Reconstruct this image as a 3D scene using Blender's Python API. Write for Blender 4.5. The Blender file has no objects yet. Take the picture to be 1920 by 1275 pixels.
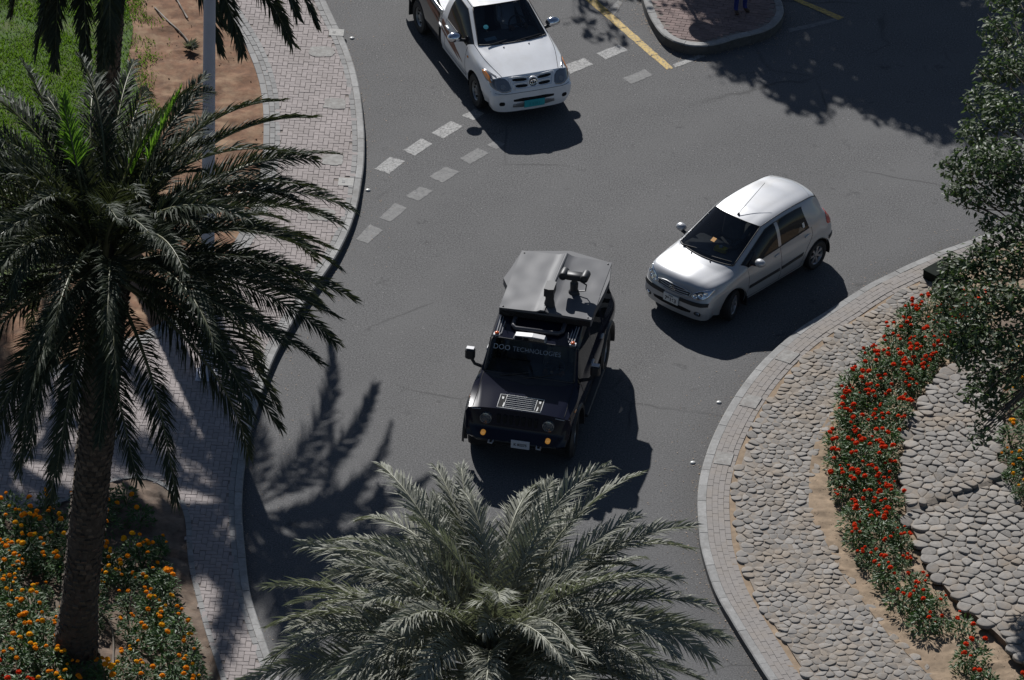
import bpy, bmesh, math, random
import numpy as np
from mathutils import Vector, Matrix, Euler, noise as mnoise
from mathutils.bvhtree import BVHTree

S = bpy.context.scene
COL = S.collection
PI = math.pi
rng = random.Random(7)

# ------------------------------------------------------------------ camera
CW, CH, CF = 1920.0, 1275.0, 11005.0
PITCH, ROLL, CDIST = 0.55716, 0.0395419, 106.1017
_fw = np.array([0, math.cos(PITCH), -math.sin(PITCH)])
_u0 = np.array([0, math.sin(PITCH), math.cos(PITCH)])
_r0 = np.array([1.0, 0, 0])
_rt = math.cos(ROLL) * _r0 + math.sin(ROLL) * _u0
_up = -math.sin(ROLL) * _r0 + math.cos(ROLL) * _u0
_cp = -_fw * CDIST
cd = bpy.data.cameras.new('camera')
cam = bpy.data.objects.new('camera', cd)
COL.objects.link(cam)
cd.sensor_fit = 'HORIZONTAL'
cd.sensor_width = 36.0
cd.lens = CF / CW * 36.0
cd.clip_start = 1.0
cd.clip_end = 2000.0
_m = Matrix.Identity(4)
for r_ in range(3):
    _m[r_][0], _m[r_][1], _m[r_][2], _m[r_][3] = _rt[r_], _up[r_], -_fw[r_], _cp[r_]
cam.matrix_world = _m
S.camera = cam

# ------------------------------------------------------------------ light
SUN_EL, SUN_DIR = 34.5, -74.0            # elevation; heading the light travels towards (degrees from +x)
w = bpy.data.worlds.new('World')
S.world = w
w.use_nodes = True
nt = w.node_tree
bg = nt.nodes['Background']
sky = nt.nodes.new('ShaderNodeTexSky')
sky.sky_type = 'NISHITA'
sky.sun_disc = False
sky.sun_elevation = math.radians(SUN_EL)
_az = math.radians(SUN_DIR + 180)        # towards the sun
sky.sun_rotation = math.radians(90) - _az
sky.air_density = 0.8
sky.dust_density = 0.3
nt.links.new(sky.outputs[0], bg.inputs[0])
bg.inputs[1].default_value = 0.05
sl = bpy.data.lights.new('sun', 'SUN')
sl.energy = 5.0
sl.angle = math.radians(0.5)
sl.color = (1.0, 0.985, 0.965)
so = bpy.data.objects.new('sun', sl)
COL.objects.link(so)
_ld = Vector((math.cos(math.radians(SUN_DIR)) * math.cos(math.radians(SUN_EL)),
              math.sin(math.radians(SUN_DIR)) * math.cos(math.radians(SUN_EL)),
              -math.sin(math.radians(SUN_EL))))
so.rotation_euler = _ld.to_track_quat('-Z', 'Y').to_euler()
so.location = (-20, 60, 50)
vs = S.view_settings
vs.view_transform = 'Standard'
vs.look = 'None'
vs.exposure = 0.13
vs.gamma = 1.0
vs.use_curve_mapping = False
S.cycles.max_bounces = 6
S.cycles.transparent_max_bounces = 12
S.cycles.caustics_reflective = False
S.cycles.caustics_refractive = False
SHX, SHY = math.cos(math.radians(SUN_DIR)) / math.tan(math.radians(SUN_EL)), math.sin(math.radians(SUN_DIR)) / math.tan(math.radians(SUN_EL))


# ------------------------------------------------------------------ helpers
def G(px, py, z=0.0):
    """surveyed place of a photographed ground point: (x, y) at height z"""
    r = (px - CW / 2) / CF * _rt - (py - CH / 2) / CF * _up + _fw
    t = (z - _cp[2]) / r[2]
    q = _cp + r * t
    return (float(q[0]), float(q[1]))


def GP(pts, z=0.0):
    return [G(a, b, z) for a, b in pts]


class MB:
    def __init__(s):
        s.v, s.f, s.m = [], [], []

    def add(s, vs_, fs_, mi=0):
        o = len(s.v)
        s.v.extend([tuple(q) for q in vs_])
        s.f.extend([tuple(i + o for i in f) for f in fs_])
        s.m.extend([mi] * len(fs_))
        return s

    def box(s, x0, x1, y0, y1, z0, z1, mi=0, ch=0.0, M=None):
        if ch <= 0:
            v = [(x, y, z) for z in (z0, z1) for y in (y0, y1) for x in (x0, x1)]
            f = [(0, 2, 3, 1), (4, 5, 7, 6), (0, 1, 5, 4), (2, 6, 7, 3), (0, 4, 6, 2), (1, 3, 7, 5)]
        else:
            c = ch
            v, f = [], []
            rings = [(z0, 0), (z1 - c, 0), (z1, c)]
            if c < (z1 - z0) / 2.2:
                rings = [(z0, c), (z0 + c, 0), (z1 - c, 0), (z1, c)]
            for z, k in rings:
                X0, X1, Y0, Y1 = x0 + k, x1 - k, y0 + k, y1 - k
                v += [(X0 + c, Y0, z), (X1 - c, Y0, z), (X1, Y0 + c, z), (X1, Y1 - c, z), (X1 - c, Y1, z), (X0 + c, Y1, z), (X0, Y1 - c, z), (X0, Y0 + c, z)]
            n = len(rings)
            for r in range(n - 1):
                for i in range(8):
                    a, b = r * 8 + i, r * 8 + (i + 1) % 8
                    f.append((a, b, b + 8, a + 8))
            f.append(tuple(range((n - 1) * 8, n * 8)))
            f.append(tuple(reversed(range(8))))
        if M is not None:
            v = [M @ Vector(q) for q in v]
        return s.add(v, f, mi)

    def tube(s, pts, r, n=8, mi=0, cap=True):
        pts = [Vector(p) for p in pts]
        rr = r if isinstance(r, (list, tuple)) else [r] * len(pts)
        v, f = [], []
        prev = None
        for i, p in enumerate(pts):
            t = (pts[min(i + 1, len(pts) - 1)] - pts[max(i - 1, 0)]).normalized()
            if prev is None:
                a = t.orthogonal().normalized()
            else:
                a = (prev - t * prev.dot(t))
                a = a.normalized() if a.length > 1e-6 else t.orthogonal().normalized()
            prev = a
            b = t.cross(a)
            for k in range(n):
                g = 2 * PI * k / n
                v.append(p + (a * math.cos(g) + b * math.sin(g)) * rr[i])
        for i in range(len(pts) - 1):
            for k in range(n):
                a, b = i * n + k, i * n + (k + 1) % n
                f.append((a, b, b + n, a + n))
        if cap:
            f.append(tuple(reversed(range(n))))
            f.append(tuple(range((len(pts) - 1) * n, len(pts) * n)))
        return s.add(v, f, mi)

    def lathe(s, prof, n=24, mi=0, M=None, close=False):
        """prof: (r, z) from bottom to top round the z axis"""
        v, f = [], []
        for r, z in prof:
            for k in range(n):
                g = 2 * PI * k / n
                v.append(Vector((r * math.cos(g), r * math.sin(g), z)))
        for i in range(len(prof) - 1):
            for k in range(n):
                a, b = i * n + k, i * n + (k + 1) % n
                f.append((a, b, b + n, a + n))
        if not close:
            f.append(tuple(reversed(range(n))))
            f.append(tuple(range((len(prof) - 1) * n, len(prof) * n)))
        if M is not None:
            v = [M @ q for q in v]
        return s.add(v, f, mi)

    def prism(s, poly, z0, z1, mi=0, M=None):
        n = len(poly)
        v = [Vector((a, b, z0)) for a, b in poly] + [Vector((a, b, z1)) for a, b in poly]
        f = [tuple(reversed(range(n))), tuple(range(n, 2 * n))] + [(i, (i + 1) % n, (i + 1) % n + n, i + n) for i in range(n)]
        if M is not None:
            v = [M @ q for q in v]
        return s.add(v, f, mi)

    def build(s, name, mats, parent=None, smooth=None, kind=None, label=None):
        me = bpy.data.meshes.new(name)
        me.from_pydata([tuple(q) for q in s.v], [], s.f)
        if not isinstance(mats, (list, tuple)):
            mats = [mats]
        for q in mats:
            me.materials.append(q)
        if len(mats) > 1:
            me.polygons.foreach_set('material_index', s.m)
        if smooth is not None:
            me.polygons.foreach_set('use_smooth', [True] * len(me.polygons))
            if smooth < 180:
                me.set_sharp_from_angle(angle=math.radians(smooth))
        me.update()
        return link(name, me, parent, kind, label)


def link(name, me, parent=None, kind=None, label=None):
    o = bpy.data.objects.new(name, me)
    COL.objects.link(o)
    if parent is not None:
        o.parent = parent
    if kind:
        o['kind'] = kind
    if label:
        o['label'] = label
    return o


def tag(o, label, cat, group=None):
    o['label'] = label
    o['category'] = cat
    if group:
        o['group'] = group
    return o


def thing(name, label, cat, loc=(0, 0, 0), rz=0.0, group=None):
    o = link(name, None)
    o.location = loc
    o.rotation_euler = (0, 0, rz)
    return tag(o, label, cat, group)


def dup(o, parent=None):
    c = o.copy()
    COL.objects.link(c)
    if parent is not None:
        c.parent = parent
    for k in o.children:
        dup(k, c)
    return c


def inpoly(x, y, poly):
    r = False
    j = len(poly) - 1
    for i in range(len(poly)):
        xi, yi = poly[i]
        xj, yj = poly[j]
        if (yi > y) != (yj > y) and x < (xj - xi) * (y - yi) / (yj - yi) + xi:
            r = not r
        j = i
    return r


def crv(pts, step=0.25):
    """smooth curve through points, resampled at an even step"""
    P = np.array(pts, float)
    n = len(P)
    out = []
    for i in range(n - 1):
        p0, p1, p2, p3 = P[max(i - 1, 0)], P[i], P[i + 1], P[min(i + 2, n - 1)]
        k = max(2, int(np.linalg.norm(p2 - p1) / 0.05))
        for t in np.linspace(0, 1, k, endpoint=False):
            out.append(0.5 * ((2 * p1) + (-p0 + p2) * t + (2 * p0 - 5 * p1 + 4 * p2 - p3) * t * t + (-p0 + 3 * p1 - 3 * p2 + p3) * t ** 3))
    out.append(P[-1])
    return resample(np.array(out), step)


def resample(Q, step):
    d = np.concatenate([[0], np.cumsum(np.linalg.norm(np.diff(Q, axis=0), axis=1))])
    n = max(2, int(round(d[-1] / step)) + 1)
    s = np.linspace(0, d[-1], n)
    return np.stack([np.interp(s, d, Q[:, 0]), np.interp(s, d, Q[:, 1])], 1)


def offs(Q, d):
    """offset a polyline to its left by d"""
    T = np.gradient(Q, axis=0)
    T /= np.linalg.norm(T, axis=1)[:, None] + 1e-9
    N = np.stack([-T[:, 1], T[:, 0]], 1)
    if not np.isscalar(d):
        d = np.asarray(d)[:, None]
    return Q + N * d


def strip_mesh(mb, A, B, z, mi=0, zb=None):
    n = len(A)
    zb = z if zb is None else zb
    v = [(a[0], a[1], z) for a in A] + [(b[0], b[1], zb) for b in B]
    f = [(i, i + 1, n + i + 1, n + i) for i in range(n - 1)]
    mb.add(v, f, mi)


def fill(poly, z, name, m, parent=None, kind=None, cell=0.0, amp=0.0, fr=1.0, zf=None):
    """flat or gently uneven ground sheet over a polygon"""
    bm = bmesh.new()
    vs_ = [bm.verts.new((a, b, z)) for a, b in poly]
    f = bm.faces.new(vs_)
    bmesh.ops.triangulate(bm, faces=[f])
    if cell > 0:
        xs = [p[0] for p in poly]
        ys = [p[1] for p in poly]
        for k in np.arange(min(xs) + cell, max(xs), cell):
            bmesh.ops.bisect_plane(bm, geom=bm.verts[:] + bm.edges[:] + bm.faces[:], plane_co=(k, 0, 0), plane_no=(1, 0, 0))
        for k in np.arange(min(ys) + cell, max(ys), cell):
            bmesh.ops.bisect_plane(bm, geom=bm.verts[:] + bm.edges[:] + bm.faces[:], plane_co=(0, k, 0), plane_no=(0, 1, 0))
        for q in bm.verts:
            edge = q.is_boundary
            if amp > 0 and not edge:
                q.co.z += amp * (mnoise.fractal(Vector((q.co.x * fr, q.co.y * fr, 3.1)), 0.6, 2.1, 4))
            if zf:
                q.co.z += zf(q.co.x, q.co.y)
    bm.normal_update()
    for q in bm.faces:
        if q.normal.z < 0:
            q.normal_flip()
    me = bpy.data.meshes.new(name)
    bm.to_mesh(me)
    bm.free()
    me.materials.append(m)
    me.polygons.foreach_set('use_smooth', [True] * len(me.polygons))
    return link(name, me, parent, kind)


# ------------------------------------------------------------------ materials
def new_mat(name):
    m = bpy.data.materials.new(name)
    m.use_nodes = True
    return m, m.node_tree, m.node_tree.nodes['Principled BSDF']


def ramp(nt_, fac, stops):
    r = nt_.nodes.new('ShaderNodeValToRGB')
    e = r.color_ramp.elements
    while len(e) < len(stops):
        e.new(0.5)
    for k, (p, c) in enumerate(stops):
        e[k].position = p
        e[k].color = (*c, 1) if len(c) == 3 else c
    nt_.links.new(fac, r.inputs[0])
    return r.outputs[0]


def texco(nt_, kind='Object', scale=None):
    t = nt_.nodes.new('ShaderNodeTexCoord').outputs[kind]
    if scale:
        mp = nt_.nodes.new('ShaderNodeMapping')
        mp.inputs['Scale'].default_value = scale
        nt_.links.new(t, mp.inputs[0])
        t = mp.outputs[0]
    return t


def tnoise(nt_, vec, scale, detail=4, rough=0.6):
    n = nt_.nodes.new('ShaderNodeTexNoise')
    n.inputs['Scale'].default_value = scale
    n.inputs['Detail'].default_value = detail
    n.inputs['Roughness'].default_value = rough
    if vec is not None:
        nt_.links.new(vec, n.inputs['Vector'])
    return n.outputs[0]


def mixc(nt_, fac, a, b, mode='MIX'):
    x = nt_.nodes.new('ShaderNodeMix')
    x.data_type = 'RGBA'
    x.blend_type = mode
    for s_, v in ((0, fac), (6, a), (7, b)):
        if isinstance(v, (int, float)):
            x.inputs[s_].default_value = v
        elif isinstance(v, tuple):
            x.inputs[s_].default_value = (*v, 1) if len(v) == 3 else v
        else:
            nt_.links.new(v, x.inputs[s_])
    return x.outputs[2]


def math_(nt_, op, a, b=0.0):
    x = nt_.nodes.new('ShaderNodeMath')
    x.operation = op
    for s_, v in ((0, a), (1, b)):
        if isinstance(v, (int, float)):
            x.inputs[s_].default_value = v
        else:
            nt_.links.new(v, x.inputs[s_])
    return x.outputs[0]


def bump(nt_, bs, h, strength=0.3, dist=0.01):
    b = nt_.nodes.new('ShaderNodeBump')
    b.inputs['Strength'].default_value = strength
    b.inputs['Distance'].default_value = dist
    nt_.links.new(h, b.inputs['Height'])
    nt_.links.new(b.outputs[0], bs.inputs['Normal'])


def simple(name, col, rough=0.5, metal=0.0, coat=0.0, spec=0.5, var=0.0, vscale=20.0, bmp=0.0, island=False, objrand=0.0, back=None, dirt=None):
    """base colour with grain, optional variation from piece to piece, optional dark inside"""
    m, n, b = new_mat(name)
    c = None
    L = n.links
    if var > 0:
        t = tnoise(n, texco(n, 'Object'), vscale, 5, 0.65)
        c = ramp(n, t, [(0.3, tuple(x * (1 - var) for x in col)), (0.7, tuple(min(1, x * (1 + var)) for x in col))])
        if bmp > 0:
            bump(n, b, t, bmp, 0.01)
    if objrand > 0 or island:
        src = n.nodes.new('ShaderNodeNewGeometry').outputs['Random Per Island'] if island else n.nodes.new('ShaderNodeObjectInfo').outputs['Random']
        k = objrand or 0.3
        hs = n.nodes.new('ShaderNodeHueSaturation')
        mr = n.nodes.new('ShaderNodeMapRange')
        mr.inputs['To Min'].default_value = 1 - k
        mr.inputs['To Max'].default_value = 1 + k
        L.new(src, mr.inputs['Value'])
        L.new(mr.outputs[0], hs.inputs['Value'])
        if c is not None:
            L.new(c, hs.inputs['Color'])
        else:
            hs.inputs['Color'].default_value = (*col, 1)
        c = hs.outputs[0]
    if dirt:
        t2 = tnoise(n, texco(n, 'Object'), dirt[1], 6, 0.7)
        fac = ramp(n, t2, [(0.46, (0, 0, 0)), (0.66, (dirt[2],) * 3)])
        c = mixc(n, fac, c if c is not None else col, dirt[0])
    if back is not None:
        c = mixc(n, n.nodes.new('ShaderNodeNewGeometry').outputs['Backfacing'], c if c is not None else col, back)
    if c is None:
        b.inputs['Base Color'].default_value = (*col, 1)
    else:
        L.new(c, b.inputs['Base Color'])
    b.inputs['Roughness'].default_value = rough
    b.inputs['Metallic'].default_value = metal
    b.inputs['Coat Weight'].default_value = coat
    b.inputs['Coat Roughness'].default_value = 0.05
    b.inputs['Specular IOR Level'].default_value = spec
    return m


def glass_mat(name, tint, alpha, rough=0.02):
    """tinted pane: part see-through, part dark film, with a clear surface reflection"""
    m, n, b = new_mat(name)
    L = n.links
    b.inputs['Base Color'].default_value = (*tint, 1)
    b.inputs['Roughness'].default_value = rough
    b.inputs['Specular IOR Level'].default_value = 0.6
    tr = n.nodes.new('ShaderNodeBsdfTransparent')
    tr.inputs[0].default_value = (0.88, 0.92, 0.93, 1)
    b.inputs['Specular IOR Level'].default_value = 0.0
    gl = n.nodes.new('ShaderNodeBsdfGlossy')
    gl.inputs['Roughness'].default_value = rough
    fr = n.nodes.new('ShaderNodeFresnel')
    fr.inputs[0].default_value = 1.55
    mx = n.nodes.new('ShaderNodeMixShader')
    mx.inputs[0].default_value = 1.0 - alpha
    L.new(b.outputs[0], mx.inputs[1])
    L.new(tr.outputs[0], mx.inputs[2])
    m2 = n.nodes.new('ShaderNodeMixShader')
    L.new(fr.outputs[0], m2.inputs[0])
    L.new(mx.outputs[0], m2.inputs[1])
    L.new(gl.outputs[0], m2.inputs[2])
    L.new(m2.outputs[0], n.nodes['Material Output'].inputs[0])
    return m


def leaf_mat(name, c1, c2, rough=0.4, trans=0.25, tcol=None, spec=0.5, dust=0.0):
    m, n, b = new_mat(name)
    L = n.links
    isl = n.nodes.new('ShaderNodeNewGeometry').outputs['Random Per Island']
    t = tnoise(n, texco(n, 'Object'), 2.5, 2)
    f = math_(n, 'MULTIPLY', math_(n, 'ADD', isl, t), 0.5)
    c = ramp(n, f, [(0.25, c1), (0.75, c2)])
    if dust > 0:
        c = mixc(n, dust, c, (0.30, 0.29, 0.25))
    L.new(c, b.inputs['Base Color'])
    b.inputs['Roughness'].default_value = rough
    b.inputs['Specular IOR Level'].default_value = spec
    tl = n.nodes.new('ShaderNodeBsdfTranslucent')
    tl.inputs[0].default_value = (*(tcol or tuple(x * 1.5 for x in c2)), 1)
    mx = n.nodes.new('ShaderNodeMixShader')
    mx.inputs[0].default_value = trans
    L.new(b.outputs[0], mx.inputs[1])
    L.new(tl.outputs[0], mx.inputs[2])
    L.new(mx.outputs[0], n.nodes['Material Output'].inputs[0])
    return m


ISL = (14.40, -5.55, 11.07)     # centre and radius of the roundabout


def asphalt():
    m, n, b = new_mat('asphalt')
    o = texco(n, 'Object')
    big = tnoise(n, o, 0.22, 5, 0.6)
    mid = tnoise(n, o, 2.3, 6, 0.7)
    fine = tnoise(n, o, 34, 4, 0.85)
    c = ramp(n, big, [(0.30, (0.099, 0.0975, 0.098)), (0.70, (0.120, 0.118, 0.118))])
    c = mixc(n, 0.12, c, ramp(n, mid, [(0.3, (0.30, 0.30, 0.30)), (0.7, (0.72, 0.72, 0.72))]), 'OVERLAY')
    c = mixc(n, 0.75, c, ramp(n, fine, [(0.36, (0.12, 0.12, 0.12)), (0.5, (0.5, 0.5, 0.5)), (0.64, (0.9, 0.9, 0.89))]), 'OVERLAY')
    # polished wheel paths round the island, duller dusty gutter beside its kerb
    sep = n.nodes.new('ShaderNodeVectorMath')
    sep.operation = 'DISTANCE'
    n.links.new(o, sep.inputs[0])
    sep.inputs[1].default_value = (ISL[0], ISL[1], 0)
    rad = math_(n, 'ADD', sep.outputs['Value'], math_(n, 'MULTIPLY', tnoise(n, o, 0.35, 2), 0.9))
    wv = math_(n, 'SINE', math_(n, 'MULTIPLY', rad, 3.6))
    wv = math_(n, 'MULTIPLY', math_(n, 'ADD', wv, 1.0), 0.5)
    wv = math_(n, 'MULTIPLY', wv, ramp(n, tnoise(n, o, 0.5, 3), [(0.35, (0, 0, 0)), (0.65, (1, 1, 1))]))
    c = mixc(n, math_(n, 'MULTIPLY', wv, 0.5), c, (0.130, 0.128, 0.127))
    gut = ramp(n, math_(n, 'SUBTRACT', rad, ISL[2]), [(0.1, (1, 1, 1)), (1.0, (0, 0, 0))])
    c = mixc(n, math_(n, 'MULTIPLY', gut, 0.4), c, (0.050, 0.045, 0.040))
    st = ramp(n, tnoise(n, o, 0.9, 5, 0.75), [(0.62, (0, 0, 0)), (0.70, (0.65,) * 3)])
    c = mixc(n, st, c, (0.046, 0.046, 0.047))
    ck = n.nodes.new('ShaderNodeTexVoronoi')
    ck.feature = 'DISTANCE_TO_EDGE'
    ck.inputs['Scale'].default_value = 0.33
    wz = n.nodes.new('ShaderNodeMix')
    wz.data_type = 'VECTOR'
    wz.inputs[0].default_value = 0.18
    nz = n.nodes.new('ShaderNodeTexNoise')
    nz.inputs['Scale'].default_value = 1.6
    nz.inputs['Detail'].default_value = 5
    n.links.new(o, nz.inputs['Vector'])
    n.links.new(o, wz.inputs[4])
    n.links.new(nz.outputs['Color'], wz.inputs[5])
    n.links.new(wz.outputs[1], ck.inputs['Vector'])
    cr = ramp(n, ck.outputs['Distance'], [(0.0, (0.6,) * 3), (0.009, (0, 0, 0))])
    cr = math_(n, 'MULTIPLY', cr, ramp(n, tnoise(n, o, 0.25, 2), [(0.5, (0, 0, 0)), (0.6, (1, 1, 1))]))
    c = mixc(n, cr, c, (0.035, 0.035, 0.035))
    oil = ramp(n, tnoise(n, o, 2.6, 3, 0.5), [(0.68, (0, 0, 0)), (0.76, (0.45,) * 3)])
    c = mixc(n, oil, c, (0.035, 0.034, 0.034))
    v2 = n.nodes.new('ShaderNodeTexVoronoi')
    v2.inputs['Scale'].default_value = 16
    n.links.new(o, v2.inputs['Vector'])
    c = mixc(n, ramp(n, v2.outputs['Distance'], [(0.10, (0.5,) * 3), (0.2, (0, 0, 0))]), c, (0.15, 0.15, 0.15))
    vo = n.nodes.new('ShaderNodeTexVoronoi')
    vo.inputs['Scale'].default_value = 9
    n.links.new(o, vo.inputs['Vector'])
    sp = ramp(n, vo.outputs['Distance'], [(0.07, (1, 1, 1)), (0.12, (0, 0, 0))])
    sp = math_(n, 'MULTIPLY', sp, ramp(n, tnoise(n, o, 1.1, 3), [(0.40, (0, 0, 0)), (0.60, (0.75, 0.75, 0.75))]))
    c = mixc(n, sp, c, (0.30, 0.29, 0.28))
    n.links.new(c, b.inputs['Base Color'])
    b.inputs['Roughness'].default_value = 0.8
    b.inputs['Specular IOR Level'].default_value = 0.16
    bump(n, b, fine, 0.45, 0.008)
    return m


M = {}
M['asphalt'] = asphalt()
M['paint'] = simple('road_paint', (0.29, 0.285, 0.275), 0.75, var=0.22, vscale=9, dirt=((0.085, 0.085, 0.086), 22, 1.0))
M['paint_old'] = simple('worn_road_paint', (0.18, 0.177, 0.172), 0.8, var=0.25, vscale=8, dirt=((0.085, 0.085, 0.086), 16, 1.0))
M['yellow'] = simple('yellow_paint', (0.50, 0.33, 0.07), 0.7, var=0.15, vscale=9, dirt=((0.09, 0.085, 0.075), 18, 1.0))
M['kerb'] = simple('kerb_concrete', (0.29, 0.285, 0.275), 0.85, var=0.16, vscale=14, bmp=0.2, objrand=0.13, dirt=((0.13, 0.12, 0.11), 3.0, 0.5))
M['kerb_face'] = simple('kerb_face_dark', (0.085, 0.083, 0.08), 0.9, var=0.25, vscale=9, objrand=0.15)  # darker tone for the upright road-facing side of each kerb stone
M['paver'] = simple('pink_paver', (0.295, 0.256, 0.244), 0.85, var=0.10, vscale=25, bmp=0.12, objrand=0.09, dirt=((0.22, 0.19, 0.175), 1.3, 0.55))
M['paver_i'] = simple('pink_paver_mass', (0.295, 0.256, 0.244), 0.85, var=0.10, vscale=25, bmp=0.12, island=True, objrand=0.09, dirt=((0.22, 0.19, 0.175), 1.3, 0.55))
M['paver_grey'] = simple('grey_paver', (0.235, 0.23, 0.222), 0.85, var=0.12, vscale=30, island=True, objrand=0.17)
M['ring'] = simple('ring_paver', (0.245, 0.222, 0.205), 0.85, var=0.10, vscale=25, bmp=0.1, objrand=0.04, dirt=((0.265, 0.225, 0.185), 2.2, 0.5))
M['cob_joint'] = simple('cobble_joint', (0.235, 0.20, 0.165), 0.95, var=0.3, vscale=12, bmp=.4)
M['joint'] = simple('joint_sand', (0.20, 0.17, 0.15), 0.95, var=0.3, vscale=20)
M['cement'] = simple('cement_patch', (0.29, 0.28, 0.262), 0.9, var=0.25, vscale=12, bmp=0.5, dirt=((0.2, 0.18, 0.165), 9, 0.8))
M['sand'] = simple('sand', (0.285, 0.208, 0.138), 0.95, var=0.25, vscale=7, bmp=0.5, dirt=((0.2, 0.14, 0.09), 3, 0.6))
M['soil'] = simple('red_soil', (0.165, 0.083, 0.044), 0.95, var=0.38, vscale=6, bmp=0.7, dirt=((0.30, 0.20, 0.12), 2.2, 0.8))
M['bed_soil'] = simple('bed_soil', (0.15, 0.105, 0.075), 0.95, var=0.4, vscale=7, bmp=0.8, dirt=((0.21, 0.17, 0.13), 1.4, 0.7))
M['stone'] = simple('cobble_stone', (0.222, 0.205, 0.186), 0.85, var=0.2, vscale=16, bmp=0.3, objrand=0.24, dirt=((0.265, 0.205, 0.145), 1.6, 0.75))
M['stone_i'] = simple('cobble_stone_mass', (0.222, 0.205, 0.186), 0.85, var=0.2, vscale=16, bmp=0.3, island=True, objrand=0.24, dirt=((0.265, 0.205, 0.145), 1.6, 0.75))
M['turf'] = simple('lawn_turf', (0.05, 0.095, 0.014), 0.95, var=0.5, vscale=8, bmp=0.6, dirt=((0.10, 0.09, 0.03), 1.5, 0.6))
M['grass'] = leaf_mat('grass_blade', (0.05, 0.12, 0.012), (0.11, 0.19, 0.025), 0.8, 0.45, (0.14, 0.26, 0.02), 0.12)
M['palm_dark'] = leaf_mat('palm_leaf_dark', (0.022, 0.032, 0.019), (0.055, 0.066, 0.042), 0.58, 0.13, (0.08, 0.10, 0.03), 0.16)
M['palm_dusty'] = leaf_mat('palm_leaf_dusty', (0.20, 0.21, 0.155), (0.30, 0.31, 0.235), 0.66, 0.28, (0.13, 0.15, 0.07), 0.5, dust=0.35)
M['palm_young'] = leaf_mat('palm_leaf_young', (0.06, 0.13, 0.015), (0.10, 0.18, 0.025), 0.45, 0.4, (0.14, 0.29, 0.025))
M['palm_dry'] = leaf_mat('palm_leaf_dry', (0.16, 0.10, 0.04), (0.24, 0.15, 0.06), 0.6, 0.3, (0.3, 0.18, 0.06))
M['rachis'] = simple('frond_stalk', (0.13, 0.13, 0.06), 0.45, var=0.3, vscale=5)
M['rachis_dusty'] = simple('dusty_frond_stalk', (0.21, 0.21, 0.14), 0.5, var=0.2, vscale=5)
M['trunk'] = simple('palm_trunk', (0.055, 0.043, 0.033), 0.95, var=0.5, vscale=9, bmp=1.0)
M['boot'] = simple('palm_leaf_base', (0.072, 0.056, 0.042), 0.95, var=0.45, vscale=14, island=True, objrand=0.45)
M['leaf'] = leaf_mat('tree_leaf', (0.032, 0.058, 0.024), (0.085, 0.12, 0.05), 0.5, 0.26, (0.10, 0.17, 0.04), 0.28, dust=0.12)
M['bark'] = simple('tree_bark', (0.13, 0.10, 0.075), 0.9, var=0.4, vscale=8, bmp=0.6)
M['bush'] = leaf_mat('marigold_leaf', (0.03, 0.075, 0.02), (0.085, 0.16, 0.045), 0.5, 0.32, (0.10, 0.20, 0.03), 0.35, dust=0.04)
M['red'] = leaf_mat('red_petal', (0.50, 0.022, 0.006), (0.80, 0.075, 0.012), 0.85, 0.35, (0.95, 0.10, 0.01), 0.08)
M['orange'] = leaf_mat('orange_petal', (0.72, 0.22, 0.006), (0.90, 0.38, 0.012), 0.85, 0.35, (1.0, 0.42, 0.01), 0.08)
M['gold'] = leaf_mat('golden_petal', (0.74, 0.36, 0.008), (0.90, 0.50, 0.02), 0.85, 0.35, (1.0, 0.55, 0.02), 0.08)
M['pole'] = simple('grey_pole_paint', (0.46, 0.465, 0.52), 0.45, 0.0, var=0.06, vscale=4)
M['hose'] = simple('irrigation_hose', (0.19, 0.16, 0.13), 0.7)
M['white_plastic'] = simple('white_plastic', (0.5, 0.5, 0.48), 0.4)
M['rubber'] = simple('tyre_rubber', (0.016, 0.016, 0.017), 0.75, var=0.25, vscale=14)
M['black'] = simple('black_plastic', (0.014, 0.014, 0.016), 0.45, var=0.2, vscale=10)
M['void'] = simple('dark_cavity', (0.006, 0.006, 0.007), 0.9)
M['chrome'] = simple('chrome', (0.72, 0.72, 0.74), 0.1, 1.0)
M['alloy'] = simple('alloy_rim', (0.33, 0.33, 0.345), 0.35, 0.75, var=0.15, vscale=15)
M['interior'] = simple('car_interior', (0.13, 0.13, 0.135), 0.7, var=0.3, vscale=6)

# ------------------------------------------------------------------ ground, road, markings
KZ = 0.14
mb = MB()
mb.add([(-260, -260, 0), (260, -260, 0), (260, 260, 0), (-260, 260, 0)], [(0, 1, 2, 3)])
road = mb.build('road', M['asphalt'], kind='structure')


def quad_mark(pts, mt, z=0.004):
    m_ = MB()
    P = GP(pts)
    # slightly ragged paint edge
    out = []
    for i in range(4):
        a, b = np.array(P[i]), np.array(P[(i + 1) % 4])
        for t in np.linspace(0, 1, 7, endpoint=False):
            q = a + (b - a) * t
            out.append((q[0] + rng.uniform(-.008, .008), q[1] + rng.uniform(-.012, .012), z))
    m_.add(out, [tuple(range(len(out)))])
    o = m_.build('painted_mark', mt, road)
    if o.data.polygons[0].normal.z < 0:
        o.data.flip_normals()
    return o


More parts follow.
